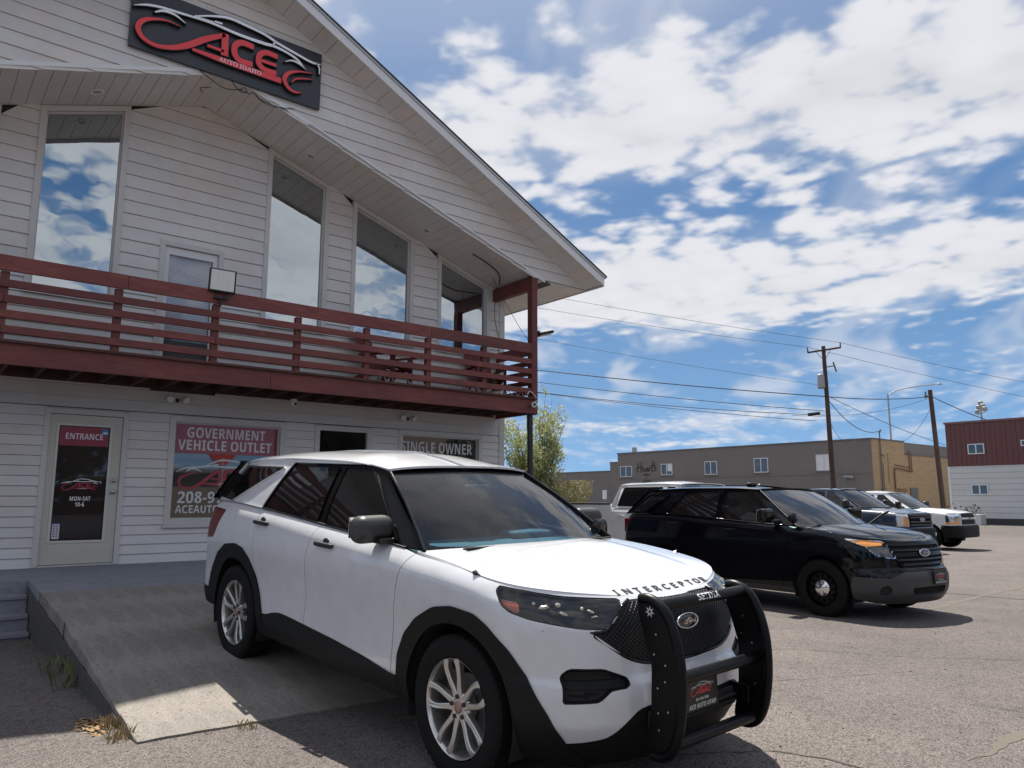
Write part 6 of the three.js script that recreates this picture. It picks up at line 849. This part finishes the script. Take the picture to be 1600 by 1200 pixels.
// ------------------------------------------------------------------ buildings across the lot
const brickTex = tex(1024, (u, v) => { // 2.4 m of buff brick, 230 x 75 mm module
  const row = Math.floor(v * 32), x = u * 10.4 + (row % 2) * 0.5, col = Math.floor(x), fx = x - col, fy = v * 32 - row, m = fx < 0.05 || fy < 0.16, h = hash2(col % 11, row, 3), k = 0.82 + 0.36 * h;
  return m ? [0.40, 0.36, 0.30] : [0.40 * k, (0.245 + 0.03 * hash2(col % 11, row, 8)) * k, 0.125 * k];
}, true, 1 / 2.4);
const stuccoTex = tex(512, (u, v) => g3(0.92 + 0.14 * (fbm(u * 6, v * 6, 5, 201, 6) - 0.5) + 0.06 * (fbm(u * 90, v * 90, 2, 203, 90) - 0.5)), true, 0.15);
const M2 = { grey: std({ color: lin(0.212, 0.187, 0.172), map: stuccoTex, roughness: 0.85 }), brick: std({ map: brickTex, roughness: 0.9 }), cap: std({ color: lum(0.13), roughness: 0.6 }), pane: phys({ color: lin(0.03, 0.035, 0.04), roughness: 0.03, ior: 2.0 }), whiteFrame: std({ color: lum(0.72), roughness: 0.5 }), maroon: std({ color: lin(0.135, 0.052, 0.048), roughness: 0.6 }), sheet: std({ color: lin(0.62, 0.62, 0.61), map: stuccoTex, roughness: 0.5 }), pole: std({ color: lin(0.105, 0.075, 0.055), map: woodTex, roughness: 0.9 }), galv: std({ color: lum(0.34), roughness: 0.5, metalness: 0.4 }) };
function slider(parent, axis, at_, a0, a1, y0, y1, blind) { // two-light sliding window on a wall facing -x ('x') or +z ('z')
  const g = group('window', parent), mid = (a0 + a1) / 2, f = 0.06, B = (p0, p1, q0, q1, d0, d1) => axis === 'x' ? box(at_ - d1, at_ - d0, q0, q1, p0, p1) : box(p0, p1, q0, q1, at_ + d0, at_ + d1);
  mesh('frame', [B(a0, a1, y0, y0 + f, 0, 0.06), B(a0, a1, y1 - f, y1, 0, 0.06), B(a0, a0 + f, y0 + f, y1 - f, 0, 0.06), B(a1 - f, a1, y0 + f, y1 - f, 0, 0.06), B(mid - 0.035, mid + 0.035, y0 + f, y1 - f, 0, 0.07)], M2.whiteFrame, g);
  mesh('pane', B(a0 + f, mid - 0.036, y0 + f, y1 - f, 0.01, 0.025), blind === 2 ? M2.whiteFrame : M2.pane, g); mesh('pane', B(mid + 0.036, a1 - f, y0 + f, y1 - f, 0.01, 0.022), blind === 2 ? M2.whiteFrame : M2.pane, g);
  if (blind === 1) mesh('blind', B(a1 - f - 0.55, a1 - f - 0.02, y1 - 0.75, y1 - f - 0.01, 0.026, 0.03), M2.whiteFrame, g);
  if (blind !== 3) mesh('sill', B(a0 - 0.08, a1 + 0.08, y0 - 0.09, y0 - 0.005, 0, 0.11), M2.grey, g);
  return g;
}
{
  const b = thing('warehouse_building', 'long grey two storey building with buff brick end wall and script lettering', 'building');
  mesh('wall', [box(60, 76, -1, 6.25, -44.13, -16.86), box(60.02, 76, -1, 5.36, -45.29, -44.14), box(60.01, 76, -1, 4.45, -80, -45.30)], M2.grey, b);
  mesh('brick_wall', [box(60.02, 65.56, -1, 6.25, -16.858, -16.78), box(65.563, 82, -1, 5.2, -16.858, -16.785)], M2.brick, b); mesh('brick_wall', box(65.6, 82, -1, 5.2, -30, -16.87), M2.brick, b);
  mesh('coping', [box(59.93, 60.25, 6.252, 6.36, -44.2, -16.72), box(60.255, 65.62, 6.252, 6.36, -17.0, -16.72), box(65.63, 82.05, 5.203, 5.30, -17.05, -16.72), box(59.95, 60.25, 4.452, 4.54, -80, -45.31), box(59.94, 60.25, 5.362, 5.45, -45.3, -44.21)], M2.cap, b);
  mesh('string_course', [box(59.965, 59.998, 3.52, 3.60, -44.1, -16.9)], M2.grey, b);
  slider(b, 'x', 60, -44.15 + 0.4, -42.09, 3.81, 4.93, 0); slider(b, 'x', 60, -38.2, -36.77, 3.88, 5.0, 1); slider(b, 'x', 60, -32.87, -31.47, 3.80, 5.05, 0); slider(b, 'x', 60, -27.49, -26.07, 3.86, 5.15, 0); slider(b, 'x', 60, -21.53, -20.2, 3.87, 5.2, 2);
  const script = canvas(1024, 768, (x, W, H) => { x.strokeStyle = '#0c0c0d'; x.lineCap = x.lineJoin = 'round'; x.lineWidth = 26; const P = (...a) => { x.beginPath(); a.forEach(([p, q], i) => (i ? x.lineTo(p, q) : x.moveTo(p, q))); x.stroke(); };
    const Cv = (s, ...a) => { x.beginPath(); x.moveTo(...s); for (const q of a) x.bezierCurveTo(...q); x.stroke(); };
    Cv([150, 110], [130, 220, 110, 330, 80, 420]); Cv([290, 80], [260, 200, 240, 300, 230, 420]); Cv([70, 290], [150, 230, 230, 260, 300, 230]); Cv([310, 330], [380, 340, 410, 270, 370, 265], [320, 270, 310, 410, 370, 400], [420, 390, 440, 350, 460, 320]); Cv([560, 280], [490, 260, 450, 390, 500, 395], [540, 390, 560, 320, 565, 285], [560, 350, 570, 400, 600, 380]); Cv([620, 290], [630, 330, 620, 370, 615, 400]); Cv([622, 330], [640, 280, 670, 270, 690, 290]); Cv([790, 40], [770, 160, 740, 300, 745, 370], [750, 410, 790, 390, 800, 360]); Cv([700, 230], [760, 210, 830, 210, 870, 190]); Cv([920, 250], [860, 230, 830, 300, 890, 310], [960, 330, 930, 400, 850, 390]); Cv([860, 110], [880, 130, 880, 150, 860, 170]);
    x.fillStyle = '#161617'; x.textAlign = 'center'; x.font = 'bold 78px sans-serif'; x.fillText('BRIDAL', 520, 540); x.fillText('&', 520, 640); x.fillText('TUXEDO', 520, 745); });
  mesh('lettering', new THREE.PlaneGeometry(3.1, 2.3).rotateY(-Math.PI / 2).translate(59.96, 4.35, -40.1), decal(script, 0.7), b);
  mesh('wall_lamp', [box(59.7, 59.99, 3.25, 3.42, -19.1, -18.5), box(59.55, 59.72, 3.2, 3.4, -18.55, -18.25)], M2.galv, b);
  mesh('vent', [box(60.5, 60.8, 6.37, 6.9, -42.5, -42.1)], M2.galv, b);
  // brick end: mast, pipework, door, boarded opening
  mesh('service_mast', [rod([61.2, 1.6, -16.68], [61.2, 6.85, -16.68], 0.05), rod([61.2, 6.85, -16.68], [61.05, 7.0, -16.5], 0.07), rbox(0.35, 0.5, 0.2, 61.2, 2.1, -16.66, 0.03), rod([61.5, 1.8, -16.7], [61.5, 4.4, -16.7], 0.03), rod([61.2, 5.1, -16.7], [61.2, 4.9, -16.4], 0.05)], M2.cap, b);
  mesh('pipe', [tube([[63.4, 1.6, -16.68], [63.4, 3.9, -16.68], [63.5, 4.0, -16.68], [66.7, 3.82, -16.68]], 0.055, 40, 8), rod([66.2, 3.85, -16.7], [66.2, 5.6, -16.7], 0.04), rod([66.6, 3.84, -16.7], [66.6, 5.5, -16.7], 0.04), tube([[63.5, 4.3, -16.7], [66.6, 4.15, -16.7]], 0.035, 4, 6), rod([62.4, 2.8, -16.7], [62.4, 5.2, -16.7], 0.02)], std({ color: lin(0.20, 0.10, 0.06), roughness: 0.8 }), b);
  mesh('door', [box(66.1, 67.45, 0, 2.49, -16.77, -16.70)], M2.cap, b); mesh('boarded_opening', [box(63.97, 65.38, 0.9, 2.3, -16.77, -16.71), box(63.87, 65.48, 2.305, 2.40, -16.77, -16.68)], std({ color: lin(0.26, 0.15, 0.085), roughness: 0.8 }), b);
}
{
  const b = thing('metal_building', 'building with maroon upper storey above white panelled ground floor', 'building');
  const X = 57, z0 = -10.1, z1 = 9; let y = -0.05, k = 0;
  mesh('wall', [box(X + 0.05, X + 16, -1, 6.7, z0 + 0.01, z1)], M2.sheet, b); mesh('plinth', [box(X - 0.03, X + 0.04, -0.8, 0.27, z0, z1)], std({ color: lum(0.06), roughness: 0.9 }), b);
  const hexX = (y0, y1) => hexa([[X - 0.03, y0, z1], [X + 0.05, y0, z1], [X + 0.05, y0, z0], [X - 0.03, y0, z0], [X - 0.004, y1, z1], [X + 0.05, y1, z1], [X + 0.05, y1, z0], [X - 0.004, y1, z0]]);
  for (let q = 0.275; q < 3.70; q += 0.38) mesh('cladding_panel', hexX(q, Math.min(q + 0.374, 3.76)), M2.sheet, b);
  for (let z = z0; z < z1 - 0.2; z += 0.62) mesh('upper_panel', [box(X - 0.01, X + 0.05, 3.77, 6.68, z, Math.min(z + 0.6, z1)), box(X - 0.03, X - 0.0105, 3.77, 6.68, z + 0.27, z + 0.33)], M2.maroon, b);
  mesh('roof_edge', [box(X - 0.08, X + 16, 6.702, 6.84, z0 - 0.06, z1 + 0.06)], std({ color: lin(0.2, 0.09, 0.085), roughness: 0.5 }), b); mesh('corner_trim', [box(X - 0.045, X + 0.06, -0.1, 3.76, z0 - 0.04, z0 + 0.10)], M2.whiteFrame, b);
  slider(b, 'x', X - 0.03, -8.74, -7.72, 4.56, 5.26, 3); slider(b, 'x', X - 0.03, -8.72, -7.70, 1.83, 2.52, 3); slider(b, 'x', X - 0.03, -5.55, -4.6, 4.96, 5.36, 3);
  // roof mast with four lamps
  const m = thing('roof_floodlights', 'cluster of floodlights on a short mast above the maroon building', 'floodlight'); m.position.set(69.7, 6.84, -12.15);
  mesh('mast', [rod([0, -0.2, 0], [0, 2.6, 0], 0.07), rod([-0.9, 1.75, 0.6], [0.9, 1.75, -0.6], 0.04), rod([-0.8, 2.35, 0.55], [0.8, 2.35, -0.55], 0.04)], M2.galv, m);
  for (const [x, y, z] of [[-0.9, 2.0, 0.6], [-0.4, 2.3, 0.3], [0.4, 2.3, -0.3], [0.9, 2.0, -0.6], [0, 2.6, 0]]) mesh('lamp', rbox(0.42, 0.34, 0.3, x, y, z, 0.06), M2.galv, m);
  const p = thing('planter', 'low pale planter with small dark shrubs at the corner of the white wall', 'planter'); p.position.set(55.4, -0.14, -8.9); mesh('trough', rbox(0.9, 0.7, 2.6, 0, 0.35, 0, 0.03), M2.sheet, p); mesh('shrub', leafCluster(240, (r) => [(r() - 0.5) * 0.8, 0.6 + r() * 0.8 * (0.4 + 0.6 * r()), (r() - 0.5) * 2.4], 0.16, 77), std({ color: lin(0.03, 0.045, 0.02), roughness: 0.9, side: THREE.DoubleSide }), p);
}
function leafCluster(n, where, size, seed, upright = 0.3) { // many leaf-shaped faces
  const r = rng(seed), P = [], N = [], U = [], a = new THREE.Vector3(), b = new THREE.Vector3(), c = new THREE.Vector3();
  for (let k = 0; k < n; k++) { const p = where(r), s = size * (0.5 + r()); a.set(r() - 0.5, (r() - 0.5) * 0.8 + upright, r() - 0.5).normalize(); b.set(r() - 0.5, r() - 0.5, r() - 0.5).cross(a).normalize(); c.crossVectors(a, b); const q = [[-0.5, 0], [0, -0.26], [0.5, 0], [0, 0.26]].map(([x, y]) => [p[0] + a.x * x * s + b.x * y * s, p[1] + a.y * x * s + b.y * y * s, p[2] + a.z * x * s + b.z * y * s]); for (const i of [0, 1, 2, 0, 2, 3]) { P.push(...q[i]); N.push(c.x, c.y, c.z); U.push(r(), r()); } }
  const g = new THREE.BufferGeometry(); g.setAttribute('position', new THREE.Float32BufferAttribute(P, 3)); g.setAttribute('normal', new THREE.Float32BufferAttribute(N, 3)); g.setAttribute('uv', new THREE.Float32BufferAttribute(U, 2)); return g;
}
const leafMat = (r, g, b) => phys({ color: lin(r, g, b), roughness: 0.8, transmission: 0.5, thickness: 0, side: THREE.DoubleSide });
// ---- the young tree beyond the balcony post
{
  const t = thing('leafy_tree', 'loose spring green tree with thin upright stems behind the black balcony pole', 'tree', [14.75, -0.06, -5.0]), r = rng(404), stems = [], tips = [], tw = [];
  for (let k = 0; k < 19; k++) { const a = r() * 6.283, lean = 0.12 + 0.9 * r(), h = 2.4 + 2.5 * Math.pow(r(), 0.8) * (1.2 - 0.35 * lean), bx = Math.cos(a) * 0.18, bz = Math.sin(a) * 0.18, pts = []; for (let q = 0; q <= 5; q++) { const f = q / 5; pts.push([bx + Math.cos(a) * lean * f * f + (r() - 0.5) * 0.10 * f, h * f, bz + Math.sin(a) * lean * f * f + (r() - 0.5) * 0.10 * f]); } for (let q = 0; q < 5; q++) stems.push(rod(pts[q], pts[q + 1], 0.035 * (1 - q / 5.5), 0.035 * (1 - (q + 1) / 5.5), 5));
    for (let q = 0; q < 16; q++) { const f = 0.22 + 0.78 * r(), i = Math.min(4, Math.floor(f * 5)), u = f * 5 - i, p = pts[i].map((x, d) => lerp(x, pts[i + 1][d], u)), an = r() * 6.283, l = 0.25 + 0.5 * r() * (1.1 - 0.6 * f), e = [p[0] + Math.cos(an) * l, p[1] + l * (0.4 + 0.5 * r()), p[2] + Math.sin(an) * l]; tw.push(rod(p, e, 0.008, 0.003, 4)); tips.push([p, e, f]); } }
  mesh('trunk', stems, std({ color: lin(0.11, 0.085, 0.06), roughness: 0.9 }), t); mesh('twigs', tw, std({ color: lin(0.12, 0.10, 0.06), roughness: 0.9 }), t, { kind: 'stuff' });
  const onTwig = (lo, hi, spread) => (q) => { let T; do T = tips[Math.floor(q() * tips.length)]; while (T[2] < lo || T[2] > hi); const u = q(); return [0, 1, 2].map((d) => lerp(T[0][d], T[1][d], u) + (q() - 0.5) * spread); };
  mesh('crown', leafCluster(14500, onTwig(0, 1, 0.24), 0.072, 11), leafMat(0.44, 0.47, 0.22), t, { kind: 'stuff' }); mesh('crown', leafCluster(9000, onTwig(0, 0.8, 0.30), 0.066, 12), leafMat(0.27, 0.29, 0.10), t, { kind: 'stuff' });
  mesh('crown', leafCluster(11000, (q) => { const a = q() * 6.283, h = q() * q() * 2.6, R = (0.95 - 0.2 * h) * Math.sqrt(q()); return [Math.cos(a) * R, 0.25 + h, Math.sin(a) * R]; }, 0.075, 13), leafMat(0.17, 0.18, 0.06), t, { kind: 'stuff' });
  const s = thing('bush', 'straggly olive bush leaning out to the right of the leafy tree', 'bush', [15.75, -0.06, -4.6]); const q = rng(9), st = []; for (let k = 0; k < 22; k++) { const a = q() * 6.283, l = 0.3 + 0.55 * q(); st.push(rod([0, 0, 0], [Math.cos(a) * l, 1.3 + 0.9 * q(), Math.sin(a) * l], 0.012, 0.004, 4)); } mesh('stem', st, std({ color: lin(0.13, 0.10, 0.05), roughness: 0.9 }), s, { kind: 'stuff' }); mesh('foliage', leafCluster(8200, (r_) => { const a = r_() * 6.283, h = r_(), R = (0.25 + 0.5 * h) * Math.sqrt(r_()); return [Math.cos(a) * R, 0.2 + 1.9 * h, Math.sin(a) * R]; }, 0.06, 14), leafMat(0.23, 0.205, 0.075), s, { kind: 'stuff' });
}
// ---- poles, lamp and wires
{
  const p = thing('utility_pole', 'wooden utility pole with crossarm and grey transformer in front of the grey building', 'utility pole', [48.6, 0, -14.0]); const top = [46.85 - 48.6, 11.5, -13.2 + 14.0];
  mesh('pole', rod([0, -0.5, 0], top, 0.19, 0.12, 12), M2.pole, p); const L = (f) => top.map((x) => x * f);
  const a = [46.0 - 48.6, 11.05, -13.84 + 14.0], b = [47.63 - 48.6, 11.38, -12.44 + 14.0]; mesh('crossarm', [rod(a, b, 0.075, 0.075, 4)], M2.pole, p); mesh('brace', [rod([a[0] * 0.55 + b[0] * 0.45 - 0.35, 11.1, a[2] * 0.6 + b[2] * 0.4 - 0.2], L(0.915), 0.02), rod([a[0] * 0.3 + b[0] * 0.7, 11.25, a[2] * 0.3 + b[2] * 0.7], L(0.915), 0.02)], M2.galv, p);
  for (const q of [a, b]) mesh('insulator', rod([q[0], q[1], q[2]], [q[0], q[1] + 0.35, q[2]], 0.05, 0.04, 8), M2.cap, p);
  mesh('transformer', [lathe([[0, -0.5], [0.22, -0.48], [0.24, -0.4], [0.24, 0.4], [0.2, 0.46], [0, 0.5]], 20).translate(L(0.80)[0] - 0.22, L(0.80)[1], L(0.80)[2] - 0.2)], M2.galv, p); mesh('cutout_switch', [rod([L(0.88)[0], L(0.88)[1], L(0.88)[2]], [L(0.88)[0] + 0.5, L(0.88)[1] + 0.1, L(0.88)[2] + 0.4], 0.04), rod([L(0.88)[0] + 0.45, L(0.88)[1] + 0.35, L(0.88)[2] + 0.36], [L(0.88)[0] + 0.6, L(0.88)[1] - 0.3, L(0.88)[2] + 0.46], 0.05)], M2.cap, p);
  mesh('splice_case', [rod([46.3 - 48.6, 7.0, -14.2 + 14], [46.95 - 48.6, 7.1, -13.8 + 14], 0.11, 0.11, 10)], M.black, p);
  const q = thing('utility_pole', 'plain brown utility pole leaning in front of the brick wall', 'utility pole', [61.5, 0, -12.4]); mesh('pole', rod([0.05, -0.5, 0], [59.83 - 61.5, 9.65, 0.36], 0.20, 0.15, 12), M2.pole, q); mesh('bracket', [rod([-2.0, 9.15, 0.1], [-1.5, 9.2, 0.4], 0.08), rod([-1.95, 9.0, 0.15], [-1.95, 9.5, 0.15], 0.06)], M2.cap, q);
  const s = thing('street_lamp', 'tall grey street lamp with a long curved arm behind the brick wall', 'street lamp', [76.6, 0, -22.8]); mesh('pole', rod([0, 0, 0], [-1.05, 11.8, 0.45], 0.11, 0.075, 12), M2.galv, s); mesh('arm', tube([[-1.05, 11.7, 0.45], [-0.5, 12.1, 1.0], [0.9, 12.5, 2.2], [2.4, 12.75, 3.5]], 0.05, 24, 8), M2.galv, s); mesh('lamp_head', rbox(0.7, 0.12, 0.3, 2.75, 12.78, 3.8, 0.05), M2.galv, s).rotation.y = 0;
  const g = thing('sign_post', 'small white sign on a post in front of the low grey wall', 'sign', [48, -0.13, -34.45]); mesh('post', rod([0, 0, 0], [0, 2.2, 0], 0.03), M2.galv, g); mesh('panel', rbox(0.03, 0.75, 0.5, -0.04, 2.0, 0, 0.01), M2.whiteFrame, g);
  const wire = (label, pts, r) => { const w = thing('overhead_wire', label, 'wire'); mesh('wire', tube(pts, r, 60, 5), M.black, w); };
  const ext = (A, B, k) => A.map((x, i) => x + (A[i] - B[i]) * k);
  const span = (A, B, sag) => { const o = []; for (let k = 0; k <= 12; k++) { const t = k / 12; o.push([lerp(A[0], B[0], t), lerp(A[1], B[1], t) - 4 * sag * t * (1 - t), lerp(A[2], B[2], t)]); } return o; };
  const C1 = [47.63, 11.72, -12.44], C2 = [46.0, 11.42, -13.84];
  wire('upper thin wire from the roof eave to the right end of the crossarm', span([22.0, 17.6, -33], C1, 0.35), 0.012); wire('thin wire from under the eave to the left end of the crossarm', span([20.5, 16.6, -33.5], C2, 0.35), 0.012);
  wire('thin wire sloping down right from the crossarm to the frame edge', span(C1, [64, 6.7, 4.0], 0.4), 0.012); wire('second thin wire sloping down right behind the street lamp', span(C2, [66, 5.7, 3.0], 0.3), 0.012);
  wire('thin wire below the eave wires, reaching the transformer', span([24, 14.2, -32], [46.9, 8.95, -13.6], 0.3), 0.011);
  wire('thick black cable, highest of the lower lines left of the pole', span([25.5, 11.0, -30.6], [47.05, 8.2, -13.5], 0.25), 0.032); wire('thick black cable between the two poles', span([47.05, 8.2, -13.5], [59.7, 9.1, -12.1], 0.18), 0.03);
  wire('second lower line left of the pole', span([25.5, 10.35, -30.7], [47.2, 7.25, -13.55], 0.3), 0.022); wire('third lower line left of the pole, just above the lowest', span([26, 9.65, -30.5], [47.2, 6.98, -13.58], 0.45), 0.022); wire('lowest line left of the pole', span([26, 9.6, -30.4], [46.9, 6.6, -14.0], 0.3), 0.018);
  wire('service cable sagging from the pole to the mast on the brick wall', span([47.15, 8.2, -13.4], [61.1, 6.95, -16.55], 0.9), 0.026); wire('long cable from the pole down to the right across the brick building', span([47.15, 8.3, -13.4], [66, 5.6, -13], 0.25), 0.02); wire('cable from leaning pole to the maroon building roof', span([59.9, 9.15, -12.0], [63.6, 7.3, -9.44], 0.08), 0.03); wire('thin line from leaning pole down to the brick parapet', span([59.9, 8.3, -12.1], [65.3, 6.3, -16.9], 0.5), 0.014); wire('thin line crossing behind the first pole toward the leaning pole', span([45, 6.9, -14.6], [59.8, 9.0, -12.2], 0.5), 0.014);
  wire('loose service drop falling from the pole to the grey wall', span([47.3, 7.0, -13.5], [60.0, 6.3, -18.0], 1.0), 0.014);
}
// ---- the far side of the street, behind the camera: seen only in the windows and paintwork
{
  const r = rng(88), tree = thing('street_tree', 'round street tree across the road, mirrored dark in the shop window', 'tree', [0, 0, 0], 0, 'trees across the road');
  mesh('trunk', rod([0, 0, 0], [0.1, 3, 0], 0.2, 0.13, 8), M2.pole, tree); mesh('crown', leafCluster(2600, (q) => { let x, y, z; do { x = q() * 2 - 1; y = q() * 2 - 1; z = q() * 2 - 1; } while (x * x + y * y + z * z > 1); return [x * 2.4, 4.6 + y * 2.3, z * 2.4]; }, 0.42, 21), leafMat(0.05, 0.075, 0.025), tree, { kind: 'stuff' });
  tree.position.set(6.5, 0, 31); for (const [x, z, s, n_] of [[-14, 44, 1.3, 'left of the red pole sign'], [-24, 39, 1.5, 'third from the left end'], [27, 44, 1.4, 'just right of the red pole sign'], [38, 40, 1.1, 'smallest of the row on the right'], [52, 36, 1.5, 'at the far right end'], [-38, 30, 1.6, 'at the far left end']]) { const c = tree.clone(); c.name = numbered('street_tree'); c.position.set(x, 0, z); c.scale.setScalar(s); c.userData = { label: 'street tree across the road behind the viewer, ' + n_, category: 'tree', group: 'trees across the road' }; scene.add(c); }
  tree.userData.label = 'street tree across the road nearest the red pole sign';
  const b = thing('low_building', 'low brown building across the road behind the viewer', 'building'); mesh('wall', [box(-60, 4, -0.5, 4.6, 50, 62), box(14, 30, -0.5, 3.4, 48, 60), box(30.05, 90, -0.5, 8.6, 48, 60)], std({ color: lin(0.16, 0.13, 0.11), roughness: 0.9 }), b); mesh('roof', [box(-60.5, 4.5, 4.605, 4.9, 49.5, 62.5), box(13.5, 30, 3.405, 3.7, 47.5, 60.5), box(29.6, 90.5, 8.605, 8.9, 47.5, 60.5)], M2.cap, b);
  const s = thing('pole_sign', 'red roadside sign across the road, mirrored in the lettered shop window', 'sign', [12.2, 0, 25]); mesh('post', rod([0, -0.2, 0], [0, 3.4, 0], 0.12), M2.galv, s); const o = [[-.75,1.3],[.75,1.3],[.8,.7],[.55,.1],[0,-.35],[-.55,.1],[-.8,.7]]; mesh('panel', extrude(rounded(o, 0.2), 0.2).translate(0, 3.3, -0.1), std({ color: lin(0.42, 0.03, 0.03), roughness: 0.4 }), s);
  const tx = canvas(512, 512, (x) => { x.fillStyle = '#e8e0d0'; x.textAlign = 'center'; x.font = 'bold 110px sans-serif'; x.fillText('ONE', 256, 140); x.fillText('PRICE', 256, 270); x.font = 'bold 60px sans-serif'; x.fillText('SERVICE', 256, 360); }); mesh('lettering', new THREE.PlaneGeometry(1.3, 1.3).rotateY(Math.PI).translate(0, 3.95, -0.112), decal(tx), s);
}
renderer.render(scene, camera);
